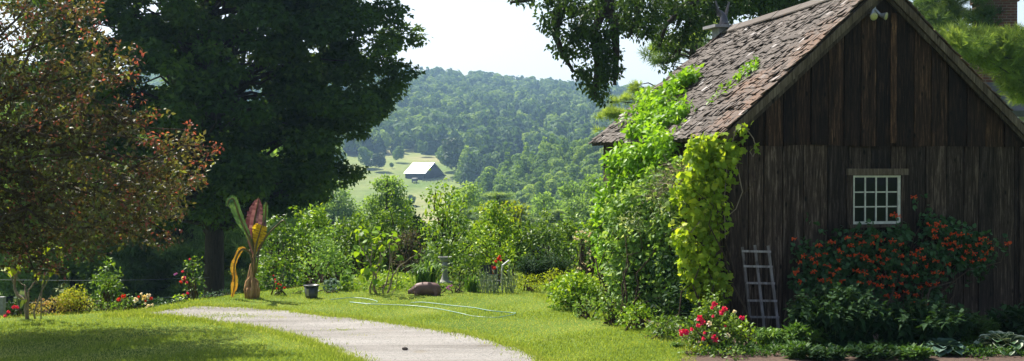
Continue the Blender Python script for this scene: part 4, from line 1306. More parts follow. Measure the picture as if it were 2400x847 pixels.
tw = skeleton_shrub('contorted_shrub', 'twisted bare-stemmed shrub with few lime leaves at far left', [
    (0, [(65, 742), (62, 712), (52, 700), (36, 682), (34, 664), (38, 648), (45, 635), (42, 615), (46, 598), (38, 590), (38, 575)], 1.7),
    (.1, [(82, 742), (86, 715), (95, 690), (104, 672), (112, 655), (122, 642)], .9), (-.1, [(64, 705), (67, 680), (78, 665), (87, 650), (88, 628), (95, 610)], .9),
    (0, [(34, 668), (26, 650), (22, 643), (8, 633), (0, 626)], .7), (.1, [(36, 655), (28, 640), (27, 625), (36, 612), (30, 600), (25, 590)], .7),
    (.1, [(42, 632), (56, 622), (48, 606), (52, 592), (58, 582)], .6), (0, [(60, 690), (58, 672), (56, 668), (44, 660), (41, 648)], .8),
    (.15, [(96, 690), (100, 668), (104, 650), (112, 635)], .6), (.1, [(88, 640), (92, 625), (90, 612), (78, 606), (74, 595)], .5)],
    [(70, 594, 1.1), (132, 592, 1.1), (128, 580, .8), (96, 640, 1.2), (98, 626, .9), (30, 585, .7), (34, 563, .7), (58, 580, .7), (60, 572, .6), (28, 634, .5), (42, 626, .5), (84, 588, .6), (106, 575, .6), (120, 630, .6), (62, 700, .8), (52, 612, .4)],
    'lime', .1, 16.1, (68, 742), dens=130, seed=5, lr=.08, r0=.015)

# banana plant -----------------------------------------------------------------------------
YB = 18.55
bb = at(591, 701, YB); bb.z = h1(bb.x, YB)
ban = thing('banana_plant', 'tall banana plant with torn purple and green leaves, before the maple trunk', 'banana plant', bb)
M['purple'] = leaf_mat('purple_banana_leaf', (.075, .03, .05), (.15, .09, .13), (.27, .2, .24), .28, .35, .5, (1.5, .8, .5))
M['bgreen'] = leaf_mat('green_banana_leaf', (.03, .07, .03), (.05, .1, .05), (.1, .17, .06), .3, .35, .5)
M['byellow'] = leaf_mat('yellow_banana_leaf', (.35, .22, .015), (.55, .38, .02), (.6, .5, .04), .5, .4, .4, (1.4, 1.2, .4))
M['bdead'] = leaf_mat('dying_banana_leaf', (.14, .07, .025), (.42, .26, .05), (.16, .22, .05), .35, .6, .3, (1.4, 1.1, .4))
M['bsheath'] = bark_mat('banana_sheath', (.2, .09, .04), (.62, .38, .18), (14, 14, 2))
M['bstalk'] = simple_mat('banana_stalk', (.14, .1, .04), .45, .4, 12)
g = np.random.default_rng(81)
mb = MB()
for k in range(13):
    a = k * 2.4; r_ = .075 if k < 8 else .05; h = .26 if k < 8 else .52
    b = bb + Vector((math.cos(a) * r_, math.sin(a) * r_, 0)); d = g.uniform(.0, .02)
    mb.tube([b, b + Vector((math.cos(a) * .02, math.sin(a) * .02, h * .5)), bb + Vector((math.cos(a) * (r_ - (.0 if k < 8 else .03)), math.sin(a) * (r_ - (.0 if k < 8 else .03)), h * g.uniform(.6, 1.05)))], [.036, .034, .026 if k < 8 else .012], 7, g.random())
mb.tube([bb, bb + Vector((0, 0, .3)), at(597, 585, YB)], [.06, .04, .022], 10)
mb.build('pseudostem', M['bsheath'], ban, bb, True)
def banana_leaf(name, spine, widths, mat, dy=0.0, face=(0, -1, .2), fold=.35, tear=.0, stalk=True, seed=1, Y0=YB, tv=.22):
    g = np.random.default_rng(seed)
    P = [at(x, y, Y0 + d) for x, y, d in spine]
    n = 26; t = np.linspace(0, len(P) - 1, n); Q = []
    for u in t:
        i = min(int(u), len(P) - 2); f = u - i
        p0, p1, p2, p3 = P[max(i - 1, 0)], P[i], P[i + 1], P[min(i + 2, len(P) - 1)]
        Q.append(.5 * ((2 * p1) + (-p0 + p2) * f + (2 * p0 - 5 * p1 + 4 * p2 - p3) * f * f + (-p0 + 3 * p1 - 3 * p2 + p3) * f ** 3))
    wl = np.interp(np.linspace(0, 1, n), np.linspace(0, 1, len(widths)), [w[0] for w in widths]) * YB / F
    wr = np.interp(np.linspace(0, 1, n), np.linspace(0, 1, len(widths)), [w[1] for w in widths]) * YB / F
    V = []; Fs = []; tn = []
    mb = MB(); fv = Vector(face)
    for i in range(n - 1):
        T1 = (Q[i + 1] - Q[i]).normalized(); s = T1.cross(fv).normalized(); up = s.cross(T1)
        T2 = (Q[min(i + 2, n - 1)] - Q[i]).normalized(); s2 = T2.cross(fv).normalized(); up2 = s2.cross(T2)
        for sg, w in ((-1, wl), (1, wr)):
            if g.random() < tear: continue
            r1 = 1 + g.normal() * .05; dz = Vector((0, 0, g.normal() * .006)); e2 = 1 + g.normal() * .05
            a0, a1 = Q[i], Q[i + 1]
            m0 = a0 + s * sg * w[i] * .5 + up * w[i] * fold * .45; m1 = a1 + s2 * sg * w[i + 1] * .5 + up2 * w[i + 1] * fold * .45
            b0 = a0 + s * sg * w[i] * r1 + up * w[i] * fold * .4 + dz; b1 = a1 + s2 * sg * w[i + 1] * e2 + up2 * w[i + 1] * fold * .4 + dz
            mb.add([a0, m0, m1, a1], [(0, 1, 2, 3)], .45 + tv * g.normal()); mb.add([m0, b0, b1, m1], [(0, 1, 2, 3)], .45 + tv * 1.3 * g.normal())
    lf = mb.build(name, M[mat], ban, bb)
    if stalk:
        m2 = MB(); m2.tube([q - fv.normalized() * -.004 for q in Q], [.016 * (1 - .8 * i / n) + .002 for i in range(n)], 6)
        m2.build('midrib', M['bstalk'], lf, Vector(lf.location) + bb - Vector(lf.location))
    return lf
banana_leaf('leaf', [(596, 600, 0), (592, 560, .02), (596, 520, .04), (603, 485, .03), (606, 464, 0)], [(2, 2), (9, 10), (16, 18), (20, 20), (18, 17), (11, 10), (1, 1)], 'purple', fold=.5, seed=1)
banana_leaf('leaf', [(594, 590, -.03), (580, 550, -.08), (562, 510, -.1), (552, 480, -.12), (546, 466, -.14), (536, 470, -.2), (532, 484, -.24)], [(1, 1), (3, 6), (12, 8), (15, 9), (14, 9), (12, 7), (9, 6), (3, 3)], 'bgreen', face=(.4, -1, .2), fold=.45, tear=0, seed=2)
banana_leaf('leaf', [(600, 588, .0), (614, 570, .02), (630, 548, .04), (650, 528, .06), (664, 517, .06), (671, 526, .04)], [(1, 1), (7, 3), (12, 3), (10, 3), (6, 3), (2, 1)], 'bgreen', face=(-.3, -1, .5), fold=.3, seed=3)
banana_leaf('leaf', [(596, 600, -.06), (602, 570, -.1), (609, 545, -.13), (614, 528, -.15)], [(2, 2), (4, 5), (14, 14), (20, 16), (12, 12)], 'byellow', fold=.2, seed=4)
banana_leaf('leaf', [(604, 560, .08), (616, 530, .12), (622, 505, .14), (623, 482, .12), (626, 476, .1)], [(1, 1), (4, 5), (5, 6), (6, 6), (2, 2)], 'bgreen', fold=.4, seed=5)
banana_leaf('leaf', [(596, 596, .05), (604, 575, .1), (612, 548, .12), (616, 520, .12)], [(2, 2), (9, 10), (11, 12), (9, 9)], 'purple', fold=.5, seed=6)
banana_leaf('dead_leaf', [(590, 600, -.02), (580, 588, -.05), (567, 584, -.08), (555, 600, -.1), (548, 630, -.1), (550, 660, -.12), (544, 696, -.1)], [(1, 1), (1, 1), (2, 4), (6, 8), (7, 4), (3, 9), (7, 5), (8, 8), (2, 2)], 'bdead', face=(.3, -1, 0), fold=.5, tear=.0, seed=7)
mb = MB()
for (a, b, c_) in (((592, 640), (590, 610), (585, 585)), ((600, 640), (604, 610), (607, 588)), ((596, 650), (598, 610), (596, 580))):
    mb.tube([at(*a, YB - .02), at(*b, YB - .03), at(*c_, YB - .02)], [.015, .013, .011], 7)
mb.build('leaf_stalks', M['bstalk'], ban, bb, True)

# flowering lantana by the banana
lt, _ = bush('lantana', 'small mixed bush with red and orange flowers right of the banana', 'shrub', 632, 676, 640, 19.0, 'mid', .04, 'oval', 900, n=18, seed=31, tmix=.6)
for k in range(9):
    bloom(lt, at(random.uniform(640, 670), random.uniform(645, 680), 18.7), 'redpet', .013)

# black tub -----------------------------------------------------------------------------------
c = at(730, 700, 18.6); c.z = h1(c.x, c.y)
tub = thing('plant_tub', 'black plastic nursery tub standing on the lawn edge', 'pot', c)
M['plastic'] = simple_mat('black_plastic', (.03, .034, .032), .4, .5, 5, spec=.6)
mb = MB(); mb.lathe([(.085, 0), (.09, .01), (.112, .19), (.105, .19), (.1, .17)], n=28); mb.build('body', M['plastic'], tub, smooth=True)
mb = MB(); mb.lathe([(.114, .178), (.122, .18), (.124, .2), (.117, .203), (.105, .2), (.1, .185)], n=28); mb.build('rim', M['plastic'], tub, smooth=True)
M['tub_sun'] = simple_mat('sunlit_plastic', (.3, .27, .2), .7, .25, 20)  # sunlight on the tub's left side, put into a paler colour
mb = MB()
for k in range(3):
    a0 = R(-128 + k * 9); a1 = R(-128 + (k + 1) * 9)
    f = lambda a, z, r: (math.cos(a) * r, math.sin(a) * r, z)
    mb.add([f(a0, .04, .0985), f(a1, .04, .0985), f(a1, .15, .111), f(a0, .15, .111)], [(0, 1, 2, 3)])
mb.build('sunlit_patch', M['tub_sun'], tub)
mb = MB(); mb.lathe([(.098, .15), (.02, .165)], n=20); mb.build('potting_soil', soil_m, tub)

# pig statue -----------------------------------------------------------------------------------------
M['pig'] = simple_mat('painted_reddish_stone', (.165, .088, .075), .6, .32, 9, bmp=.01)
c = at(995, 692, 19.0); c.z = h1(c.x, c.y) - .035
pig = thing('pig_statue', 'reddish brown stone pig standing on the lawn edge', 'statue', c)
prof = [(-.262, .085, .018, .02), (-.255, .085, .03, .032), (-.225, .092, .034, .038), (-.195, .105, .045, .052), (-.165, .12, .06, .07), (-.13, .132, .075, .086), (-.08, .138, .088, .095), (-.02, .14, .097, .1), (.05, .14, .1, .1), (.11, .138, .1, .1), (.17, .132, .096, .098), (.215, .12, .08, .09), (.245, .108, .055, .065), (.26, .1, .02, .03)]
mb = MB(); V = []; n = 18
for x, z, ry, rz in prof:
    for k in range(n):
        a = 2 * math.pi * k / n; s = 1 + .02 * math.sin(5 * a + x * 30)
        V.append((x, math.cos(a) * ry * s, z + math.sin(a) * rz * s))
fs = [(i * n + k, (i + 1) * n + k, (i + 1) * n + (k + 1) % n, i * n + (k + 1) % n) for i in range(len(prof) - 1) for k in range(n)]
fs += [tuple(range(n)), tuple(range(len(prof) * n - 1, (len(prof) - 1) * n - 1, -1))]
mb.add(V, fs)
for x, y in ((-.12, -.05), (-.12, .05), (.18, -.055), (.18, .055)):
    mb.tube([(x, y, .1), (x + .005, y * 1.1, .06), (x - .01, y * 1.1, .02), (x - .015, y * 1.1, 0)], [.052, .04, .027, .03], 10)
# haunch and shoulder swells
for x, z, r_ in ((.17, .11, .07), (-.1, .11, .06)):
    for sy in (-1, 1):
        mb.tube([(x, sy * .03, z + .05), (x, sy * .05, z), (x, sy * .055, z - .05)], [.03, r_, .035], 12)
mb.build('body', M['pig'], pig, smooth=True)
for sy in (-1, 1):
    mb = MB(); mb.add([(-.15, sy * .03, .19), (-.11, sy * .06, .185), (-.165, sy * .085, .15), (-.15, sy * .04, .175)], [(0, 1, 2), (0, 2, 3), (1, 3, 2), (0, 3, 1)]); mb.build('ear', M['pig'], pig)
mb = MB(); mb.tube([(.255, 0, .13), (.275, .01, .12), (.27, 0, .09)], [.008, .007, .003], 6); mb.build('tail', M['pig'], pig, smooth=True)

# stone pedestal ---------------------------------------------------------------------------------------
M['stone'] = simple_mat('grey_cast_stone', (.27, .27, .25), .85, .3, 14, bmp=.006)
c = at(1043, 680, 20.9); c.z = h1(c.x, c.y)
ped = thing('stone_pedestal', 'grey cast-stone baluster urn among the plants behind the pig', 'garden ornament', c)
top = at(1043, 602, 20.9).z - c.z
k_ = top / 1.0
mb = MB(); mb.lathe([(.13, 0), (.13, .06 * k_), (.09, .09 * k_), (.065, .16 * k_), (.05, .3 * k_), (.045, .42 * k_), (.06, .5 * k_), (.04, .53 * k_), (.042, .58 * k_)], n=20); mb.build('base', M['stone'], ped, smooth=True)
mb = MB(); mb.lathe([(.04, .58 * k_), (.05, .63 * k_), (.072, .66 * k_), (.07, .7 * k_), (.045, .73 * k_), (.04, .8 * k_)], n=20); mb.build('shaft', M['stone'], ped, smooth=True)
mb = MB(); mb.lathe([(.04, .8 * k_), (.07, .85 * k_), (.095, .91 * k_), (.09, .955 * k_), (.118, .96 * k_), (.118, 1.0 * k_), (.1, 1.0 * k_), (.08, .95 * k_)], n=24); mb.build('bowl', M['stone'], ped)

# slatted chair back, pale stake ------------------------------------------------------------------------
c = at(1150, 660, 20.7); c.z = h1(c.x, c.y)
ch = thing('slatted_chair', 'black slatted chair back with a red strip among the border plants', 'chair', c, None, R(8))
M['blackpaint'] = simple_mat('black_paint', (.02, .02, .022), .5, .3, 8)
M['redpaint'] = simple_mat('red_cloth', (.45, .03, .05), .7, .2, 10)
zt = at(1150, 621, 20.7).z - c.z
for k in range(6):
    x = -.13 + k * .047
    mb = MB(); mb.bar((x, .0, zt - .17), (x - .02, .03, zt - .006 * abs(k - 2)), .04, .014, up=(0, 1, 0)); mb.build('slat', M['redpaint' if k == 4 else 'blackpaint'], ch)
mb = MB(); mb.bar((-.15, -.012, zt - .17), (.13, -.012, zt - .17), .02, .02); mb.build('rail', M['stone'], ch)
mb = MB()
for x in (-.14, .12): mb.bar((x, .01, 0), (x, .01, zt - .17), .022, .022); mb.bar((x, -.24, 0), (x, -.24, zt - .26), .022, .022)
mb.box(-.14, .13, -.26, .0, zt - .27, zt - .25); mb.build('seat_frame', M['blackpaint'], ch)
a = at(1178, 622, 20.9); b = at(1193, 611, 21.0)
mb = MB(); mb.tube([Vector((a.x - .03, a.y, h1(a.x, a.y))), a, b], [.012, .016, .018], 8)
tag(mb.build('pale_stake', simple_mat('white_enamel', (.7, .7, .68), .5, .1, 5), None, a), 'short white slanting pipe right of the slatted chair', 'pipe')
rr, _ = bush('red_rose', 'thin bush with a few small red blooms above the chair back', 'rose bush', 1140, 1182, 600, 21.0, 'mid', .04, 'oval', 700, n=12, seed=33)
for (x, y) in ((1168, 606), (1173, 610), (1162, 613), (1160, 628), (1171, 602)): bloom(rr, at(x, y, 20.65), 'redpet', .024)

# vine-wrapped post
cl = [(x + random.uniform(-14, 14), y, 21.4 + random.uniform(-.1, .1), random.uniform(.1, .15)) for x, y in [(1368, 545), (1355, 555), (1380, 555), (1345, 570), (1370, 570), (1392, 575), (1360, 590), (1380, 595), (1395, 560), (1352, 600), (1372, 610), (1366, 625), (1362, 640), (1364, 560), (1340, 585), (1400, 590), (1362, 655)]]
b0 = at(1364, 690, 21.4); b0.z = h1(b0.x, b0.y)
vp, _ = vine('vine_wrapped_post', 'post smothered in vine with fading pinkish flowers, near the shed', 'climber', cl, 'mid', .06, 'oval', 1100, b0, 91, sfrac=.6)
mb = MB(); mb.bar(b0, at(1366, 560, 21.4), .07, .07, up=(0, 1, 0)); mb.build('post', M['trim'], vp, b0)
for k in range(22): bloom(vp, at(random.uniform(1345, 1385), random.uniform(540, 640), 21.15), 'rosewhite', .02)

# blooms of the pink shrub
for o in list(SC.objects):
    if o.get('label', '') == 'little shrub with pink flowers at the pig tail':
        for (x, y) in ((1052, 672), (1058, 670), (1054, 679), (1048, 676)): bloom(o, at(x, y, 19.05), 'purplepet', .018)

# young tree among the shrubs
def sapling(label, stem_px, clumps, Y, mat, size, seed, dens=800, tmpl='oval'):
    g = np.random.default_rng(seed); b = at(*stem_px, Y); b.z = h1(b.x, Y)
    t = thing('young_tree', label, 'tree', b)
    C = px_clumps([(x, y, Y + g.uniform(-.4, .4), r) for x, y, r in clumps])
    leaf_obj('crown', cloud(g, C, dens, size, tmpl, droop=.1, tip=.3, flat=.8), M[mat], t, b)
    mb = MB(); stems(g, mb, b, C, .022, .35, .05, 6); mb.build('trunk', M['bark'], t, b, True)
g = np.random.default_rng(14)
cl = []
for (x, y, r) in ((1040, 432, .12), (1020, 445, .16), (1055, 450, .2), (1035, 465, .25), (1005, 462, .13), (1072, 470, .2), (1045, 490, .3), (1015, 490, .25), (1078, 500, .22), (1030, 520, .32), (1065, 530, .3), (1095, 535, .22), (1000, 530, .22), (1045, 560, .34), (1085, 565, .28), (1010, 565, .26), (1050, 595, .3), (1110, 560, .18)):
    cl.append((x, y, r * .95))
    for k in range(3): cl.append((x + g.normal() * 17, y + g.normal() * 14, r * .4))
sapling('slender bright sapling rising above the border, below the barn', (1050, 690), cl, 22.8, 'bright', .085, 15)
cl = []
for k in range(26): cl.append((g.uniform(1130, 1232), g.uniform(482, 550), g.uniform(.08, .16)))
for (x, y) in ((1145, 482), (1185, 488), (1212, 484), (1225, 492), (1165, 495), (1130, 492)): cl.append((x, y, .09)); cl.append((x + 4, y + 12, .1))
sapling('loose yellow-tipped shoots above the shrubs left of the round bush', (1180, 690), cl, 24.6, 'lime', .085, 16, 700)

# garden hose -------------------------------------------------------------------------------------------
M['hose'] = simple_mat('mint_hose', (.2, .36, .29), .4, .12, 10, spec=.5)
hp = [(770, 704, 0), (800, 703, 1), (830, 701.5, 1), (860, 704, 1), (885, 708, 0), (860, 712, 0), (820, 711.5, 1), (860, 716, 1), (900, 717.5, 1), (960, 720, 1), (1010, 725, 1), (1045, 731, 1), (1078, 738, 1), (1110, 742, 0), (1160, 745, 0), (1195, 743, 1), (1208, 738, 1), (1200, 734, 0), (1148, 732, 1), (1110, 725, 1), (1060, 720, 1), (1020, 715, 1), (985, 712, 1), (960, 711, 0)]
P = []
for x, y, u in hp:
    q = ground_pt(x, y); q.z = h1(q.x, q.y) + (.021 if u else .003); P.append(q)
Q = []
for i in range(len(P) - 1):
    for k in range(8):
        f = k / 8; p0, p1, p2, p3 = P[max(i - 1, 0)], P[i], P[i + 1], P[min(i + 2, len(P) - 1)]
        Q.append(.5 * ((2 * p1) + (-p0 + p2) * f + (2 * p0 - 5 * p1 + 4 * p2 - p3) * f * f + (-p0 + 3 * p1 - 3 * p2 + p3) * f ** 3))
mb = MB(); mb.tube(Q, .0062, 6); b0 = Vector(P[0])
tag(mb.build('garden_hose', M['hose'], None, b0, True), 'thin mint-green hose looping over the lawn in front of the pig', 'hose')

# stone on the drive
mb = MB(); g = np.random.default_rng(3)
p = ground_pt(949, 822); mb.lathe([(.025, 0), (.035, .012), (.028, .028), (.008, .036)], n=9)
mb.v = [(x * g.uniform(.8, 1.2), y * g.uniform(.7, 1), z) for x, y, z in mb.v]
o = mb.build('stone', simple_mat('dark_pebble', (.06, .045, .035), .8, .3, 30)); o.location = p; tag(o, 'small dark stone lying on the gravel drive', 'stone')
o.location.z = .004

# ================================================================== LEFT BORDER
bush('spirea_shrub', 'low pinkish yellow shrub behind the twisted bare stems', 'shrub', 66, 172, 697, 16.8, 'pink', .035, 'oval', 2200, seed=201, n=34, r=.1, depth=.3)
bush('spirea_shrub', 'taller golden-green shrub right of the pinkish low one', 'shrub', 138, 214, 668, 17.0, 'yellow', .035, 'oval', 2200, seed=202, n=34, r=.11, depth=.25)
bush('garden_shrub', 'loose sunlit green shrub behind the white bedding flowers at left', 'shrub', 190, 296, 640, 18.5, 'mid', .06, 'oval', 1100, seed=203, spiky=12)
bush('garden_shrub', 'low green herb patch below the loose sunlit shrub', 'shrub', 205, 300, 706, 17.0, 'bright', .035, 'lance', 1500, seed=204, n=26, r=.07, depth=.2)
bush('garden_shrub', 'dark green mound under the peony blooms', 'shrub', 288, 372, 694, 17.6, 'dark', .05, 'oval', 1300, seed=205, n=26, r=.1, depth=.25)
bush('garden_shrub', 'grey-leaved cottage plants right of the peonies', 'shrub', 355, 420, 700, 18.0, 'bluegreen', .045, 'oval', 1300, seed=206, n=16, depth=.2)
bush('garden_shrub', 'small bright weeds at the crest left of the trunk', 'shrub', 404, 440, 700, 18.0, 'bright', .04, 'broad', 900, seed=207, n=7, depth=.1)
bush('garden_shrub', 'grey-green low plants at the maple trunk', 'shrub', 462, 520, 684, 18.7, 'bluegreen', .045, 'lance', 1300, seed=208, n=12, depth=.15)
bush('garden_shrub', 'dark red-flowered low plant left of the twisted stems', 'shrub', 12, 66, 705, 16.6, 'dark', .05, 'oval', 1100, seed=209, n=12, depth=.2)
straps('white_green_plant', 'pale broad upright leaves behind the twisted stems', 'plant', 28, 60, 672, 16.9, 'grey', 24, 78, .03, .6)
po, _ = bush('peony_plant', 'low peony bush with white, cream and red blooms on the crest', 'peony', 262, 352, 688, 17.4, 'mid', .05, 'oval', 700, n=16, seed=210, depth=.15)
for (x, y, m_, r) in ((278, 702, 'redpet', .028), (289, 695, 'redpet', .032), (318, 704, 'rosewhite', .038), (325, 697, 'redpet', .02), (337, 698, 'creampet', .038), (331, 689, 'rosewhite', .02), (349, 695, 'rosewhite', .034), (346, 692, 'rosewhite', .02), (354, 700, 'redpet', .022), (341, 706, 'redpet', .018), (348, 717, 'rosewhite', .022), (357, 715, 'rosewhite', .02), (343, 722, 'rosewhite', .018), (340, 712, 'rosewhite', .016), (334, 725, 'rosewhite', .016)):
    bloom(po, at(x, y, 17.1), m_, r)
for o in list(SC.objects):
    if o.get('label', '').startswith('dark red-flowered'):
        for (x, y) in ((31, 721), (41, 721), (20, 732), (12, 741), (33, 720)): bloom(o, at(x, y, 16.3), 'crimson', .022)
rk, _ = bush('climbing_rose', 'tall thin rose bush with magenta blooms left of the maple trunk', 'rose bush', 418, 486, 600, 20.5, 'lilac', .055, 'oval', 600, n=34, seed=211, r=.12, depth=.3, tmix=.7)
for (x, y, m_, r) in ((430, 653, 'creampet', .032), (424, 661, 'redpet', .026), (432, 655, 'redpet', .02), (437, 662, 'crimson', .024), (432, 652, 'crimson', .03), (410, 644, 'purplepet', .02), (429, 692, 'crimson', .022), (440, 688, 'crimson', .022), (428, 637, 'crimson', .02), (414, 642, 'purplepet', .018), (445, 608, 'crimson', .018)):
    bloom(rk, at(x, y, 20.15), m_, r)
# fence: post and wires
c = at(2, 735, 17.6); c.z = h1(c.x, c.y)
fn = thing('wire_fence', 'grey post with thin wires running behind the flower border at left', 'fence', c)
def fpost(px, Y, ytop):
    p = at(px, 600, Y); p.z = h1(p.x, Y); q = at(px, ytop, Y); q.x = p.x
    mb = MB(); mb.bar(p, q, .1 if Y < 20 else .07, .1 if Y < 20 else .07, up=(0, 1, 0)); mb.build('post', M['greywood'], fn, c); return p, q
pA = fpost(2, 17.6, 696)
pC = fpost(-420, 17.0, 640)
for (ya, yb) in ((655, 650), (712, 690)):
    a = at(-100, ya, 17.8); b = at(490, yb, 35.6)
    mb = MB(); mb.tube([a.lerp(b, k / 10) - Vector((0, 0, .05 * math.sin(math.pi * k / 10))) for k in range(11)], .005, 4); mb.build('wire', M['metal'], fn, c)
# ================================================================== TREES
def crown_env(g, base, zs, rs, n, rcl, flat=1.0, squash=1.0, shell=.55, side=None):
    """clump centres inside a surface of revolution given by heights zs and radii rs"""
    out = []; w = np.array(rs, float); tot = 0
    zz = np.linspace(zs[0], zs[-1], 200); rr = np.interp(zz, zs, rs); cdf = np.cumsum(rr ** 1.5); cdf /= cdf[-1]
    while len(out) < n:
        z = np.interp(g.random(), cdf, zz); r_ = np.interp(z, zs, rs); a = g.uniform(0, 6.283)
        u = shell + (1 - shell) * g.random() ** .7 if g.random() < .75 else g.random() ** .5 * .8
        q = rcl * g.uniform(.65, 1.3)
        out.append([base.x + math.cos(a) * max(.05, r_ - q * .7) * u, base.y + math.sin(a) * max(.05, r_ - q * .7) * u * squash, base.z + z, q])
    return np.array(out)
def tree_limbs(g, mb, base, C, r0, htop, frac=.6, lean=0.0, sides=6, lo=.14):
    top = base + Vector((lean, 0, htop)); n = 8
    tp = [base.lerp(top, i / n) + Vector((g.normal() * .04 * i / n, g.normal() * .04 * i / n, 0)) * (htop / 8) for i in range(n + 1)]
    rad = [r0 * (1.35 if i == 0 else 1.0) * (1 - .85 * i / n) ** .8 for i in range(n + 1)]
    tp[0] = base - Vector((0, 0, .15)); 
    mb.tube([tp[0], base + Vector((0, 0, .25))] + tp[1:], [r0 * 1.45, r0 * 1.08] + rad[1:], 12)
    for c in C:
        if g.random() > frac: continue
        c3 = Vector(c[:3]); dh = math.hypot(c3.x - base.x, c3.y - base.y)
        za = np.clip((c3.z - base.z) - dh * g.uniform(.1, .5), htop * lo, htop * .92); f = za / htop
        a = base.lerp(top, f); rb = r0 * (1 - .85 * f) * .38
        pts = curve_pts(a, c3, .05, g, 5, .06)
        mb.tube(pts, [max(.008, rb * (1 - .85 * i / 5)) for i in range(6)], sides)

g = np.random.default_rng(301)
YM = 36.0; mb_ = at(502, 697, YM); mb_.z = h1(mb_.x, YM)
zb = mb_.z
E = [(.55, 1.5), (.8, 2.4), (1.15, 3.3), (1.5, 4.2), (2.0, 4.3), (2.6, 4.7), (3.3, 5.1), (4.1, 5.5), (4.9, 5.65), (5.8, 5.55), (6.5, 5.3), (8, 4.9), (9.5, 4.0), (11, 2.6), (12, 1.2)]
k_ = YM / 32
C = crown_env(g, Vector((mb_.x, YM, EYE - EYE * k_)), [e[0] * k_ for e in E], [e[1] * k_ for e in E], 640, .66)
# keep the half hidden behind the crown thinner
mt = thing('maple_tree', 'big dark maple with a thick trunk behind the banana plant', 'tree', mb_)
d1 = cloud(g, C, 600, .16, 'maple', flat=.45, out=.5, up=.7, jit=.4, droop=.2, inner=.25)
leaf_obj('crown', d1, M['maple'], mt, mb_)
mb = MB(); tree_limbs(g, mb, mb_, C, .33, 12.5 - zb * .5, .3, lo=.21); mb.build('trunk', M['bark'], mt, mb_, True)

# reddish crab-apple in the left foreground ----------------------------------------------------
g = np.random.default_rng(311)
YR = 14.8; rb_ = Vector((-8.3, 14.6, 0)); rb_.z = h1(-8.3, 14.6)
ct = thing('crabapple_tree', 'bronze-leaved crab-apple reaching in from the left edge', 'tree', rb_)
tips = [(320, 142, 0), (262, 195, .2), (318, 235, -.2), (352, 275, -.3), (335, 290, .2), (232, 60, .1), (215, 22, 0), (262, 105, -.2), (300, 185, -.3), (445, 305, -.4), (500, 345, -.5), (470, 385, -.3), (455, 430, -.4), (410, 455, -.2), (360, 330, -.5), (405, 560, 0), (375, 575, .2), (385, 500, -.2), (330, 550, .1), (280, 545, -.2), (215, 560, 0), (160, 600, .2), (120, 625, -.3), (60, 585, 0), (20, 560, .2), (140, 640, -.1), (20, 100, 0), (60, 30, 0), (140, 10, 0), (250, 440, 0), (300, 480, -.3), (320, 400, -.5), (160, 500, -.5), (20, 400, -.6), (80, 300, -.7), (180, 250, -.6), (200, 350, -.6), (100, 450, -.7), (30, 200, -.5), (120, 160, -.4), (-60, 300, -1), (-80, 500, -.5), (-100, 120, 0), (-150, 400, .5), (0, -60, 0), (120, -70, 0), (-120, -50, 0)]
CL = []; mbt = MB(); tipC = []
for (x, y, d) in tips:
    a = rb_ + Vector((.5 + g.uniform(-.2, .5), g.uniform(-.5, .5), g.uniform(.9, 2.6))); e = at(x, y, YR + d + g.uniform(-.5, .5))
    pts = curve_pts(a, e, .06, g, 9, .05)
    L = (e - a).length
    mbt.tube(pts, [.032 * (1 - .9 * i / 9) + .003 for i in range(10)], 5)
    for i in range(3, 10):
        p = pts[i]
        for k in range(5 if i < 9 else 2):
            o = Vector(g.normal(size=3)) * (.2 * (1 - .06 * i)); q = p + o
            CL.append([*q, g.uniform(.07, .16) * (1.2 - .065 * i)])
            if g.random() < .5: mbt.tube([p, p + o * .6, q], [.008, .006, .003], 3)
    tipC.append([*(e + Vector((.02, 0, .03))), .1])
# twiggy infill at the left
for k in range(560):
    x = g.uniform(-90, 225) if k % 3 else g.uniform(100, 430); y = g.uniform(-30, 590) if k % 3 else g.uniform(380, 560)
    if x > 330 and y > 520: continue
    CL.append([*at(x, y, YR + g.uniform(-1.1, 1.5)), g.uniform(.09, .17)])
for poly_, n_ in (([(330, 400), (360, 330), (440, 310), (495, 340), (480, 400), (460, 440), (400, 480), (340, 560), (300, 500)], 75), ([(200, 120), (318, 142), (260, 205), (200, 200)], 22), ([(200, 240), (350, 272), (330, 315), (220, 330)], 30), ([(100, 560), (330, 500), (400, 565), (300, 580), (180, 610)], 40)):
    for c in fill_px(g, poly_, n_, lambda x, y: YR - .3 + g.normal() * .25, .11): CL.append([*at(*c[:3]), c[3]])
for k in range(60):
    x = g.uniform(10, 150); y = g.uniform(540, 625); CL.append([*at(x, y, YR + g.uniform(-.4, .6)), g.uniform(.05, .11)])
for k in range(110):
    upc = 1
UP = np.array([[g.uniform(-11, -6.3), g.uniform(15.4, 18.4), g.uniform(4.9, 6.5), g.uniform(.35, .55)] for k in range(62)])  # unseen clumps above the view, added to shade the lawn
CL = np.array(CL)
leaf_obj('unseen_upper_crown', cloud(g, UP, 1500, .07, 'oval', inner=.1), M['crab'], ct, rb_)
leaf_obj('crown', cloud(g, CL, 1000, .062, 'lance' if 0 else 'oval', flat=.9, out=.5, up=.5, jit=.6, droop=.15, inner=.1), M['crab'], ct, rb_)
idx = g.choice(len(CL), 420, replace=False); tc = CL[idx].copy(); tc[:, 3] = .06; tc[:, :3] += g.normal(size=(len(tc), 3)) * .06; tc[:, 2] += .05
tc = np.vstack([tc, np.array(tipC)])
leaf_obj('young_leaves', cloud(g, tc, 1700, .05, 'oval', flat=.9, up=.6), M['crabtip'], ct, rb_)
mbt.tube([rb_ - Vector((0, 0, .1)), rb_ + Vector((.05, 0, .5)), rb_ + Vector((.2, 0, 1.1)), rb_ + Vector((.6, .1, 2.2)), rb_ + Vector((.8, .1, 3.6))], [.17, .13, .11, .08, .03], 10)
mbt.build('trunk', M['brownstem'], ct, rb_, True)

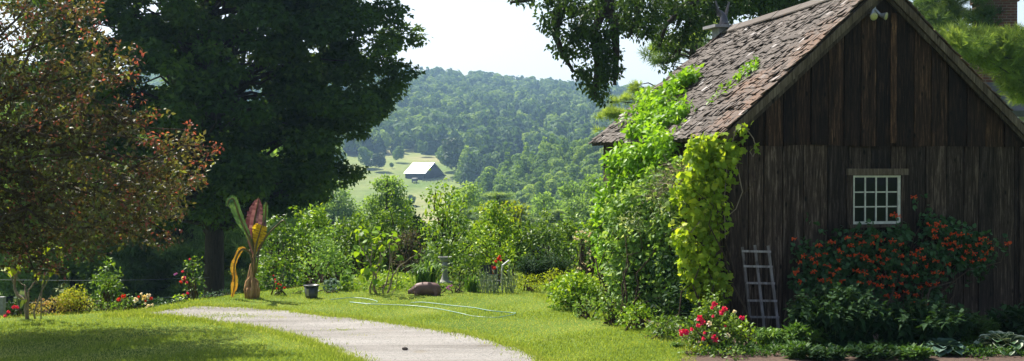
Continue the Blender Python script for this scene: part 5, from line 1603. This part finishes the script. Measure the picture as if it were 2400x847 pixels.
# elm behind the shed with hanging boughs -------------------------------------------------------
g = np.random.default_rng(321)
eb = Vector((5.75, 26.0, 0)); eb.z = h1(5.75, 26)
et = thing('elm_tree', 'tall tree behind the shed with boughs hanging over its roof', 'tree', eb)
mb = MB(); mb.tube([eb - Vector((0, 0, .2)), eb + Vector((0, 0, 1)), eb + Vector((-.1, 0, 5)), eb + Vector((.1, 0, 8)), eb + Vector((0, 0, 12))], [.6, .46, .4, .3, .12], 14)
# main boughs: px polylines, depth
boughs = [
 [(1810, -120, 26), (1640, -90, 24), (1480, -60, 22.5), (1330, -30, 22), (1230, 2, 22), (1195, 6, 22)],
 [(1480, -60, 22.5), (1420, 10, 22), (1390, 80, 22), (1400, 150, 22), (1395, 215, 22), (1398, 240, 22)],
 [(1330, -30, 22), (1310, 30, 22), (1300, 80, 22), (1320, 130, 22), (1345, 170, 22)],
 [(1810, -60, 26), (1700, -30, 24.5), (1600, 20, 24), (1560, 60, 24), (1545, 110, 24)],
 [(1480, -60, 23), (1500, 0, 23), (1490, 60, 23), (1470, 90, 23)],
 [(1800, 10, 26), (1745, 22, 25.5), (1680, 30, 25), (1640, 50, 25), (1560, 150, 24.6)],
 [(1640, -90, 24.5), (1640, -20, 24.5), (1610, 60, 24.5), (1590, 130, 24.5)],
 [(1420, 10, 22), (1440, 60, 22), (1445, 130, 22), (1440, 200, 22)],
]
for b_ in boughs:
    pts = [at(*p) for p in b_]; n = len(pts)
    mb.tube(pts, [.11 * (1 - i / n) ** 1.3 + .012 for i in range(n)], 7)
mb.build('trunk', M['bark'], et, eb, True)
CL = []
def blob(poly, n, Y, r):
    for c in fill_px(g, poly, n, lambda x, y: Y + g.normal() * .35, r): CL.append([*at(*c[:3]), c[3]])
blob([(1190, -10), (1290, -10), (1290, 12), (1240, 10), (1200, 6)], 16, 22, .09)
blob([(1270, -10), (1510, -10), (1480, 60), (1460, 110), (1440, 130), (1310, 125), (1290, 95), (1275, 60)], 110, 22, .17)
blob([(1310, 110), (1450, 110), (1450, 160), (1435, 205), (1405, 240), (1385, 215), (1365, 190), (1345, 160)], 52, 22, .15)
blob([(1440, -10), (1570, -10), (1545, 60), (1520, 90), (1480, 85), (1450, 60)], 60, 23, .16)
blob([(1380, 60), (1395, 230), (1415, 235), (1420, 80)], 20, 22, .12)
blob([(1560, -10), (1780, -10), (1720, 40), (1660, 60), (1600, 110), (1560, 120), (1535, 80)], 100, 24.4, .19)
blob([(1530, 90), (1620, 60), (1600, 120), (1575, 170), (1550, 160)], 26, 24.5, .12)
blob([(1530, 10), (1550, 110), (1545, 150), (1530, 90)], 9, 24, .1)
blob([(1700, -10), (1960, -10), (1890, 5), (1780, 30)], 50, 25.2, .2)
for k in range(60):
    a = g.uniform(0, 6.28); CL.append([eb.x - .3 + math.cos(a) * g.uniform(.3, 1.9), eb.y + math.sin(a) * g.uniform(.3, 2.2), g.uniform(5.2, 7.6), g.uniform(.36, .55)])
# upper crown out of the picture
for k in range(130):
    a = g.uniform(0, 6.28); r_ = g.uniform(1.2, 4.2); CL.append([eb.x + math.cos(a) * r_, eb.y + 1.0 + math.sin(a) * r_ * .8, g.uniform(7.0, 11.5), g.uniform(.4, .8)])
CL = np.array(CL)
big = CL[:, 3] > .35
leaf_obj('crown', merge([cloud(g, CL[~big], 1150, .09, 'oval', flat=.95, out=.4, up=.4, jit=.6, droop=.6, inner=.15),
                         cloud(g, CL[big], 260, .14, 'oval', inner=.3)]), M['elm'], et, eb)

# pines ------------------------------------------------------------------------------------------
def pine_boughs(g, CLb, dens, size, mat, parent, base, tmpl='tuft', flat=.35):
    return leaf_obj('foliage', cloud(g, CLb, dens, size, tmpl, flat=flat, out=.8, up=.5, jit=.35, droop=-.25, inner=.1, tip=.35), M[mat], parent, base)
g = np.random.default_rng(331)
pb = Vector((13.2, 27.0, h1(13.2, 27)))
pt_ = thing('pine_tree', 'sunlit pale green pine right of the shed roof', 'pine tree', pb)
CL = []
for c in fill_px(g, [(2185, 80), (2230, 65), (2300, 78), (2400, 75), (2480, 80), (2480, 250), (2400, 235), (2385, 232), (2330, 180), (2260, 130), (2200, 90)], 120, lambda x, y: 25 + g.normal() * .5, .3): CL.append([*at(*c[:3]), c[3]])
for k in range(90):
    z = g.uniform(2.2, 9.5); a = g.uniform(-1.3, .5); r_ = g.uniform(.3, 1) * (10.5 - z) * .42; CL.append([pb.x + 1.2 + math.cos(a) * r_, pb.y + math.sin(a) * r_, z, .4])
pine_boughs(g, np.array(CL), 560, .2, 'pine', pt_, pb, flat=.55)
mb = MB(); mb.tube([pb - Vector((0, 0, .2)), pb + Vector((0, 0, 3)), pb + Vector((0, 0, 8))], [.3, .24, .08], 10)
for k in range(26):
    c = CL[g.integers(len(CL))]; mb.tube(curve_pts(pb + Vector((0, 0, c[2] - pb.z - .3)), c[:3], .03, g, 4), [.06, .045, .03, .02, .008], 5)
mb.build('trunk', M['bark'], pt_, pb, True)
# dark pine behind
pb = Vector((11.2, 33.0, h1(11.2, 33)))
pt_ = thing('pine_tree', 'dark pine with drooping upper boughs left of the brick chimney', 'pine tree', pb)
CL = []
for c in fill_px(g, [(2125, 0), (2160, -20), (2330, -20), (2338, 50), (2300, 62), (2240, 48), (2180, 60), (2150, 30)], 60, lambda x, y: 31 + g.normal() * .7, .3): CL.append([*at(*c[:3]), c[3]])
for c in fill_px(g, [(1500, 120), (1660, 60), (1700, 110), (1560, 160)], 20, lambda x, y: 32 + g.normal() * .5, .24): CL.append([*at(*c[:3]), c[3]])
for k in range(90): 
    z = g.uniform(6.8, 13); a = g.uniform(0, 6.28); CL.append([pb.x + math.cos(a) * (14.5 - z) * .35, pb.y + math.sin(a) * (14.5 - z) * .35, z, .55])
pine_boughs(g, np.array(CL), 300, .24, 'pinedark', pt_, pb)
mb = MB(); mb.tube([pb - Vector((0, 0, .2)), pb + Vector((0, 0, 5)), pb + Vector((0, 0, 14))], [.34, .27, .06], 10)
for k in range(60):
    c = CL[g.integers(len(CL))]; mb.tube(curve_pts(pb + Vector((0, 0, c[2] - pb.z)), c[:3], -.03, g, 4), [.07, .05, .035, .02, .01], 5)
mb.build('trunk', M['bark'], pt_, pb, True)
# boughs peeking out left of the shed roof, pale pine
pb = Vector((4.4, 29.5, h1(4.4, 29.5)))
pt_ = thing('pine_tree', 'pale pine whose bough tips show left of the shed roof edge', 'pine tree', pb)
CL = []
for a, b, n in (((1545, 215), (1455, 228), 12), ((1530, 262), (1440, 240), 4), ((1480, 270), (1400, 268), 12), ((1520, 205), (1480, 205), 5), ((1480, 300), (1392, 305), 6), ((1460, 280), (1420, 258), 5), ((1640, 70), (1520, 120), 12), ((1700, 40), (1600, 105), 14)):
    for k in range(n):
        u = g.random(); CL.append([*at(a[0] + (b[0] - a[0]) * u, a[1] + (b[1] - a[1]) * u + g.normal() * 4, 28.4 + g.normal() * .2), g.uniform(.1, .2)])
pine_boughs(g, np.array(CL), 1100, .16, 'pine', pt_, pb, flat=.5)
mb = MB(); mb.tube([pb - Vector((0, 0, .2)), pb + Vector((0, 0, 3)), pb + Vector((0, 0, 7))], [.22, .17, .04], 8)
for k in range(0, len(CL), 4):
    c = CL[k]; mb.tube(curve_pts(pb + Vector((0, 0, max(.5, c[2] - pb.z - .2))), c[:3], .02, g, 4), [.04, .03, .02, .015, .006], 5)
mb.build('trunk', M['bark'], pt_, pb, True)

# ---- trees beyond the crest, far left (separate things from shared meshes) ----------------------
def proto_tree(name, seed, Hh, Rr, mat, leaf, tm, ncl, dens, cone=False, rcl=.7):
    g = np.random.default_rng(seed); b = Vector((0, 0, 0)); t = thing(name, '', 'tree', b)
    if cone:
        C = []
        for lv in np.arange(Hh * .1, Hh * .97, Hh / 15):
            rr = Rr * (1 - lv / Hh) ** .8 + .15
            for k in range(int(5 + rr * 3)):
                a = g.uniform(0, 6.28)
                for u in (.45, .75, 1.0):
                    C.append([math.cos(a) * rr * u, math.sin(a) * rr * u, lv - .12 * rr * u + g.normal() * .08, rcl * (.5 + .4 * u) * (.5 + .5 * rr / Rr)])
        C = np.array(C); data = cloud(g, C, dens, leaf, tm, flat=.28, out=.8, up=.5, jit=.35, droop=0, inner=.1, tip=.5)
    else:
        zs = np.linspace(Hh * .12, Hh, 9); rs = [Rr * v for v in (.45, .8, 1, .98, 1, .9, .72, .5, .22)]
        C = crown_env(g, b, zs, rs, ncl, rcl); data = cloud(g, C, dens, leaf, tm, flat=.65, inner=.3, tip=.3)
    leaf_obj('crown', data, M[mat], t, b)
    mb = MB(); tree_limbs(g, mb, b, C, Hh * .024, Hh * .95, .16 if not cone else .25, sides=5); mb.build('trunk', M['bark'], t, b, True)
    return t
pA = proto_tree('broadleaf_tree', 401, 12, 4.2, 'wood_tree', .36, 'oval', 130, 120, rcl=1.0)
pB = proto_tree('broadleaf_tree', 402, 12, 3.4, 'wood_tree', .32, 'oval', 115, 140, rcl=.9)
pC = proto_tree('pine_tree', 403, 13, 4.2, 'pinemid', .5, 'bigtuft', 0, 60, cone=True, rcl=1.1)
used = set()
def put(p, px, Y, h, lb, cat, rz, group=None, base=12.0, wid=1.0, sink=0.0):
    x = (px - 1200) / F * Y; s = h / base; l = (x, Y, h1(x, Y) - sink)
    if p.name in used: o = copy_thing(p, l, rz)
    else: o = p; used.add(p.name); o.location = l; o.rotation_euler = (0, 0, rz)
    o.scale = (s * wid, s * wid, s); o['label'] = lb; o['category'] = cat
    if group: o['group'] = group
    return o
WG = 'trees in the shaded wood beyond the left flower border'
L = [(pA, -60, 46, 9, 'dark broadleaf tree at the far left edge of the wood'), (pB, 60, 42, 7, 'broadleaf tree behind the twisted shrub, in the wood'), (pA, 175, 50, 9, 'leafy tree behind the golden shrub, in the wood'),
     (pB, 250, 44, 6.5, 'lighter broadleaf tree above the loose sunlit shrub'), (pB, 318, 47, 8, 'dark tree behind the peonies with its trunk showing'), (pC, 440, 45, 10, 'layered pine left of the maple trunk'),
     (pA, 385, 60, 9, 'tall tree farther back between peonies and pine'), (pA, 110, 66, 9, 'tall tree farther back behind the golden shrub'), (pC, 20, 58, 11, 'pine standing back at the left edge'), (pB, 560, 58, 9, 'broadleaf tree seen right of the maple trunk'), (pA, 640, 70, 9.5, 'broadleaf tree right of the maple, lower behind the border'), (pC, 215, 75, 10, 'distant pine above the loose shrub'), (pB, 480, 74, 9, 'tree directly behind the maple trunk'), (pA, -220, 52, 13, 'tree beyond the left edge of the picture'),
     (pC, 345, 52, 9, 'small pine between peonies and the climbing rose')]
for i, (p, px, Y, h, lb) in enumerate(L):
    put(p, px, Y, h, lb, 'pine tree' if p is pC else 'tree', i * 1.3, WG, 13.0 if p is pC else 12.0)
# valley trees just behind the border
L = [(pB, 905, 62, 6.2, 'round mid-green tree standing below the barn'), (pB, 940, 70, 5.6, 'smaller tree behind the round one below the barn'), (pC, 1165, 88, 7.6, 'dark spreading pine right of the sapling'), (pC, 1215, 95, 7.4, 'second dark pine, right of the spreading one'),
     (pA, 1275, 120, 10, 'broad tree in the valley beneath the wooded hill'), (pB, 1345, 130, 12.5, 'pale rounded tree left of the creeper'), (pA, 1100, 120, 11, 'dark tree low behind the sapling'), (pC, 1310, 110, 8, 'conifer in the valley left of the shed'), (pB, 1020, 110, 6, 'low tree under the hay field'), (pA, 780, 120, 11.5, 'bluish tree seen under the maple branches'), (pC, 838, 105, 6.5, 'small conifer under the maple branch tips'), (pA, 700, 110, 9, 'dark tree in the valley under the maple'), (pA, 1400, 100, 10, 'tree in the valley behind the creeper')]
for i, (p, px, Y, h, lb) in enumerate(L):
    put(p, px, Y, h, lb, 'pine tree' if p is pC else 'tree', 2 + i * 1.7, 'trees in the near valley', 13.0 if p is pC else 12.0, wid=1.9 if p is pC else 1.0)

# ================================================================== HILL TREES
def hill_crown(seed, Hh, Rr, n, leaf, cone=False, mat='far', nblob=9):
    g = np.random.default_rng(seed)
    if cone:
        C = [[g.normal() * .2, g.normal() * .2, Hh * (.12 + .8 * k / 9), Rr * (1.05 - .95 * k / 10)] for k in range(10)]
    else:
        C = [[0, 0, Hh * .5, Rr * .85]]
        for k in range(nblob):
            a = g.uniform(0, 6.28); z = g.uniform(.3, .85); q = math.sqrt(max(.05, 1 - (2 * z - 1.0) ** 2))
            C.append([math.cos(a) * Rr * .6 * q, math.sin(a) * Rr * .6 * q, Hh * z, Rr * g.uniform(.32, .5)])
    C = np.array(C); tot = (C[:, 3] ** 2).sum(); dens = n / tot
    cnt = np.maximum(3, dens * C[:, 3] ** 2).astype(int); idx = np.repeat(np.arange(len(C)), cnt); m = len(idx)
    d = nrm(g.normal(size=(m, 3)) + np.array([0, 0, .15])); fl = np.array([1, 1, .45 if cone else .85])
    pos = C[idx, :3] + d * (C[idx, 3] * g.uniform(.88, 1.06, m))[:, None] * fl
    nn = nrm(d + g.normal(size=(m, 3)) * .22); ld = np.cross(nn, g.normal(size=(m, 3)))
    sz = leaf * g.uniform(.7, 1.3, m); ld = nrm(ld)
    tone = np.clip(.3 * g.random(m) + .25 * g.random(len(C))[idx] + .25, 0, 1)
    return place(pos - ld * sz[:, None] * .5, ld, nn, sz, 'broad', tone)
hp_ = [('broadleaf_tree', 12, 4.6, False), ('broadleaf_tree', 13, 4.0, False), ('broadleaf_tree', 11, 5.0, False), ('conifer_tree', 14, 3.2, True), ('broadleaf_tree', 12.5, 4.4, False), ('conifer_tree', 12, 3.4, True)]
protos = []
for i, (nm, h, r_, cn) in enumerate(hp_):
    v, f, t = hill_crown(500 + i, h, r_, 1300 if not cn else 1100, .95, cn)
    protos.append((nm, np_mesh(nm, v, f, t, M['far'])))
g = np.random.default_rng(601)
HT = []
tries = 0
def hill_ok(px, Y): return True
cand = []
while len(cand) < 250 and tries < 20000:
    tries += 1
    Y = g.uniform(205, 385); px = g.uniform(1070, 1620)
    x = (px - 1200) / F * Y
    if px < 1100 and Y < 230: continue
    if px < 1125 and Y > 372: continue
    if any((x - a) ** 2 + (Y - b) ** 2 < 5.4 ** 2 for a, b, _ in cand): continue
    cand.append((x, Y, px))
for x, Y, px in cand:
    k = g.choice([0, 1, 2, 4, 0, 2, 3, 5]) if Y > 300 else g.choice([0, 1, 3, 5, 4, 3])
    nm, me = protos[k]
    o = bpy.data.objects.new(nm, me); SC.collection.objects.link(o)
    s = g.uniform(.65, 1.02) * (1.0 if px > 1130 else .85); o.location = (x, Y, h1(x, Y) - .5); o.scale = (s, s, s * g.uniform(.88, 1.08)); o.rotation_euler = (0, 0, g.uniform(0, 6.28))
    if 'conifer' in nm: tag(o, 'dark pointed conifer crown on the nearer wooded hill', 'conifer', 'conifers on the nearer hill')
    else: tag(o, 'rounded broadleaf crown on the nearer wooded hill', 'tree', 'broadleaf trees on the nearer hill')
# single trees on the hay field
for (px, Y, h, k, lb) in ((932, 500, 7.5, 4, 'small pale tree alone on the hay field above the barn'), (888, 470, 8.5, 0, 'dark tree on the hay field left of the barn'), (992, 522, 8, 1, 'pale thin tree at the top edge of the hay field'), (1073, 455, 15, 2, 'large dark tree at the right edge of the hay field'), (1050, 470, 12, 0, 'tree beside the large dark one right of the barn'), (918, 480, 3, 1, 'little bush on the hay field left of the barn'), (1092, 440, 14, 5, 'conifer right of the large dark tree by the field'), (965, 395, 4, 4, 'bush low on the hay field below the barn'), (860, 480, 9, 2, 'tree on the hay field nearest the maple')):
    nm, me = protos[k]
    if px == 1073 or px == 888: me = me.copy(); me.materials[0] = M['elm']
    o = bpy.data.objects.new('field_tree', me); SC.collection.objects.link(o); x = (px - 1200) / F * Y
    s = h / hp_[k][1]; o.location = (x, Y, h1(x, Y) - .3); o.scale = (s, s, s); o.rotation_euler = (0, 0, px); tag(o, lb, 'tree')
# the far wooded ridge: a forest nobody could count, one object
bl = [hill_crown(700 + i, h, r_, 260, 1.9, cn, nblob=6) for i, (h, r_, cn) in enumerate(((11, 5.6, False), (12, 5.0, False), (10, 6.0, False), (13, 3.6, True), (12, 3.4, True), (12, 5.8, False)))]
parts = []; n_far = 0
cell = set()
bl_lo = [hill_crown(750 + i, h, r_, 110, 2.6, cn, nblob=5) for i, (h, r_, cn) in enumerate(((11, 5.6, False), (12, 5.0, False), (10, 6.0, False), (13, 3.6, True), (12, 3.4, True), (12, 5.8, False)))]
for k in range(90000):
    if n_far >= 5600: break
    Y = 250 + (1030 - 250) * g.random() ** .95; px = g.uniform(-150, 2150); x = (px - 1200) / F * Y
    if Y < 428 and px < 1610: continue
    if Y < 528 and 780 < px < 1094 + 10 * math.sin(Y * .2): continue
    sp = 7.6
    if 900 < px < 1100 and Y < 531: continue
    key = (int(x / sp), int(Y / sp))
    if key in cell: continue
    cell.add(key)
    con = g.random() < (.18 + .5 * float(sstep(.35, .75, .5 + .5 * math.sin(x * .016 + Y * .011) * math.cos(Y * .019 - x * .01))))
    kk = g.choice([3, 4]) if con else g.choice([0, 1, 2, 5])
    v, f, t = (bl if 820 < px < 1560 else bl_lo)[kk]; s = g.uniform(.7, 1.2); a = g.uniform(0, 6.28); ca, sa = math.cos(a) * s, math.sin(a) * s
    vv = np.column_stack([v[:, 0] * ca - v[:, 1] * sa + x, v[:, 0] * sa + v[:, 1] * ca + Y, v[:, 2] * s + h1(x, Y) - .5])
    tt_ = np.clip(t * .45 + (g.uniform(0, .1) if con else g.uniform(.1, .75)), 0, 1)
    parts.append((vv, f, tt_)); n_far += 1
fm = merge(parts)
tag(leaf_obj('distant_forest', fm, M['farmass']), kind='stuff')
del parts, fm

# ================================================================== BARN, FENCE, VEHICLE
xb = (996 - 1200) / F * 446; zb = h1(xb, 446)
TB = R(-30)
bc = Vector((xb, 446, zb))
barn = thing('hay_barn', 'dark barn with a shining pale metal roof on the hay field', 'barn', bc, None, TB)
M['barnwall'] = simple_mat('dark_barn_boards', (.035, .028, .03), .9, .3, 2)
M['metalroof'] = simple_mat('pale_metal_roof', (.4, .43, .48), .45, .18, .5, metal=.2)
Lb, Db, eh, rh = 8.8, 11.5, 2.6, 6.3
mb = MB(); mb.box(-Lb, 0, 0, .2, -1.5, eh); mb.box(-Lb, 0, Db - .2, Db, -1.5, eh)
for x in (-Lb, -.2):
    mb.add([(x, .2, -1.5), (x + .2, .2, -1.5), (x + .2, Db - .2, -1.5), (x, Db - .2, -1.5), (x, .2, eh), (x + .2, .2, eh), (x + .2, Db - .2, eh), (x, Db - .2, eh), (x, Db / 2, rh - .1), (x + .2, Db / 2, rh - .1)],
           [(0, 1, 5, 4), (2, 3, 7, 6), (1, 2, 6, 9, 5), (3, 0, 4, 8, 7), (4, 5, 9, 8), (6, 7, 8, 9)])
mb.build('wall', M['barnwall'], barn)
for s in (0, 1):
    mb = MB(); y0 = -.5 if s == 0 else Db + .5; z0 = eh - .3
    mb.hexa([(-Lb - .4, y0, z0), (.4, y0, z0), (.4, Db / 2, rh), (-Lb - .4, Db / 2, rh), (-Lb - .4, y0, z0 + .15), (.4, y0, z0 + .15), (.4, Db / 2, rh + .15), (-Lb - .4, Db / 2, rh + .15)])
    mb.build('roof', M['metalroof'] if s == 0 else M['metalroof'], barn)
mb = MB(); mb.hexa([(.2, Db + .3, 2.1), (.2 - Lb, Db + .3, 2.1), (.2 - Lb, Db + 3.6, 1.2), (.2, Db + 3.6, 1.2), (.2, Db + .3, 2.3), (.2 - Lb, Db + .3, 2.3), (.2 - Lb, Db + 3.6, 1.4), (.2, Db + 3.6, 1.4)])
lt_ = mb.build('lean_to', M['barnwall'], barn)
for x in (0, -3, -6):
    mb = MB(); mb.box(x - .1, x + .1, Db + 3.3, Db + 3.5, -1.5, 1.25); mb.build('post', M['barnwall'], lt_)
fc = Vector((xb + 4, 442, h1(xb + 4, 442)))
ff = thing('rail_fence', 'weathered rail fence running right from the far barn', 'fence', fc, None, R(-4))
for k in range(9):
    x = -4.5 + k * 1.35; mb = MB(); mb.box(x - .09, x + .09, -.09, .09, -.8, 1.15); mb.build('post', M['greywood'], ff)
for z in (.4, .75, 1.05):
    mb = MB(); mb.box(-4.6, 6.6, -.13, -.095, z - .06, z + .06); mb.build('rail', M['greywood'], ff)
tc_ = Vector(((972 - 1200) / F * 440, 440, 0)); tc_.z = h1(tc_.x, 440)
tk = thing('farm_trailer', 'small dark trailer with a white top parked against the barn', 'trailer', tc_, None, R(-12))
mb = MB(); mb.hexa([(-.85, -1, .45), (.85, -1, .45), (.85, 1, .45), (-.85, 1, .45), (-.8, -.95, 1.5), (.8, -.95, 1.5), (.8, .95, 1.5), (-.8, .95, 1.5)]); mb.build('body', M['darkmetal'], tk)
mb = MB(); mb.hexa([(-.9, -1.05, 1.505), (.9, -1.05, 1.505), (.9, 1.05, 1.505), (-.9, 1.05, 1.505), (-.7, -.85, 1.75), (.7, -.85, 1.75), (.7, .85, 1.75), (-.7, .85, 1.75)]); mb.build('top', M['whitepaint'], tk)
for x in (-.75, .75):
    mb = MB(); mb.tube([(x - .1, -.5, .32), (x + .1, -.5, .32)], .32, 14); mb.build('wheel', M['black'], tk)

# ================================================================== HOUSE AT RIGHT
hx = (2388 - 1200) / F * 30; hb = Vector((hx, 30, h1(hx, 30)))
hs_ = thing('white_house', 'pale grey clapboard house with brick chimney at the right edge', 'house', hb, None, R(0))
M['clap'] = simple_mat('pale_clapboard', (.48, .5, .54), .7, .08, 3)
M['brick'] = None
m, nt, b, out = new_mat('chimney_brick')
bt = N(nt, 'ShaderNodeTexBrick'); bt.inputs['Scale'].default_value = 1.0
bt.inputs['Brick Width'].default_value = .21; bt.inputs['Row Height'].default_value = .07; bt.inputs['Mortar Size'].default_value = .008
bt.inputs['Color1'].default_value = (.16, .06, .045, 1); bt.inputs['Color2'].default_value = (.1, .045, .038, 1); bt.inputs['Mortar'].default_value = (.2, .16, .14, 1)
tc = N(nt, 'ShaderNodeTexCoord'); sp = N(nt, 'ShaderNodeSeparateXYZ'); cb = N(nt, 'ShaderNodeCombineXYZ')
nt.links.new(tc.outputs['Object'], sp.inputs[0]); nt.links.new(mathn(nt, 'ADD', sp.outputs[0], sp.outputs[1]), cb.inputs[0]); nt.links.new(sp.outputs[2], cb.inputs[1]); nt.links.new(cb.outputs[0], bt.inputs['Vector'])
nt.links.new(bt.outputs['Color'], b.inputs['Base Color']); b.inputs['Roughness'].default_value = .9
M['brick'] = m
M['slate'] = simple_mat('grey_roofing', (.1, .105, .115), .7, .2, 6)
mb = MB(); z = -.3
while z < 3.3:
    e = z + .115
    mb.hexa([(0, -.02, z), (8, -.02, z), (8, 0, z), (0, 0, z), (0, -.004, e), (8, -.004, e), (8, 0, e), (0, 0, e)])
    mb.hexa([(-.02, 0, z), (0, 0, z), (0, 7, z), (-.02, 7, z), (-.004, 0, e), (0, 0, e), (0, 7, e), (-.004, 7, e)])
    z = e
mb.box(0.01, 8, .01, 7, -.3, 3.3)
wl = mb.build('wall', M['clap'], hs_)
mb = MB(); mb.hexa([(-.5, -.5, 3.2), (8.5, -.5, 3.2), (8.5, 3.5, 5.4), (-.5, 3.5, 5.4), (-.5, -.5, 3.35), (8.5, -.5, 3.35), (8.5, 3.5, 5.55), (-.5, 3.5, 5.55)])
mb.hexa([(-.5, 3.51, 5.4), (8.5, 3.51, 5.4), (8.5, 7.5, 3.2), (-.5, 7.5, 3.2), (-.5, 3.51, 5.55), (8.5, 3.51, 5.55), (8.5, 7.5, 3.35), (-.5, 7.5, 3.35)])
rf = mb.build('roof', M['slate'], hs_)
cx_ = (2337 - 1200) / F * 30 - hx
mb = MB(); mb.box(cx_, cx_ + .85, .9, 1.7, 2.4, at(0, 5, 31).z - hb.z); mb.box(cx_ - .04, cx_ + .89, .86, 1.74, at(0, 5, 31).z - hb.z + .002, at(0, 5, 31).z - hb.z + .14)
mb.box(cx_ + .02, cx_ + .83, .92, 1.68, -.3, 2.398)
mb.build('chimney', M['brick'], rf)
for (a, z0, z1) in ((.06, .9, 2.1), (1.9, .9, 2.1), (4.2, .9, 2.1)):
    mb = MB(); mb.box(a, a + .9, -.05, -.022, z0, z0 + .07); mb.box(a, a + .9, -.05, -.022, z1 - .07, z1); mb.box(a, a + .07, -.05, -.022, z0 + .07, z1 - .07); mb.box(a + .83, a + .9, -.05, -.022, z0 + .07, z1 - .07); mb.box(a + .43, a + .47, -.045, -.022, z0 + .07, z1 - .07); mb.box(a + .07, a + .43, -.045, -.022, (z0 + z1) / 2 - .02, (z0 + z1) / 2 + .02); mb.box(a + .47, a + .83, -.045, -.022, (z0 + z1) / 2 - .02, (z0 + z1) / 2 + .02)
    w_ = mb.build('window', M['whitepaint'], hs_)
    mb = MB(); mb.box(a + .07, a + .83, -.03, -.0215, z0 + .07, z1 - .07); mb.build('pane', M['glass'], w_)
bush('foundation_bush', 'green bush in front of the pale house at right', 'shrub', 2395, 2500, 600, 28.5, 'mid', .08, 'oval', 900, seed=301)

# ================================================================== HAZE
mb = MB(); mb.box(-1520, 1520, -75, 1720, -26, 118)
hz = mb.build('haze', None)
hz.data.materials.clear()
hm = bpy.data.materials.new('haze'); hm.use_nodes = True; nt = hm.node_tree
nt.nodes.remove(nt.nodes['Principled BSDF'])
pv = nt.nodes.new('ShaderNodeVolumePrincipled'); pv.inputs['Color'].default_value = (.42, .67, 1, 1); pv.inputs['Density'].default_value = HAZE; pv.inputs['Anisotropy'].default_value = .3
nt.links.new(pv.outputs[0], nt.nodes['Material Output'].inputs['Volume'])
hz.data.materials.append(hm)
tag(hz, kind='stuff')
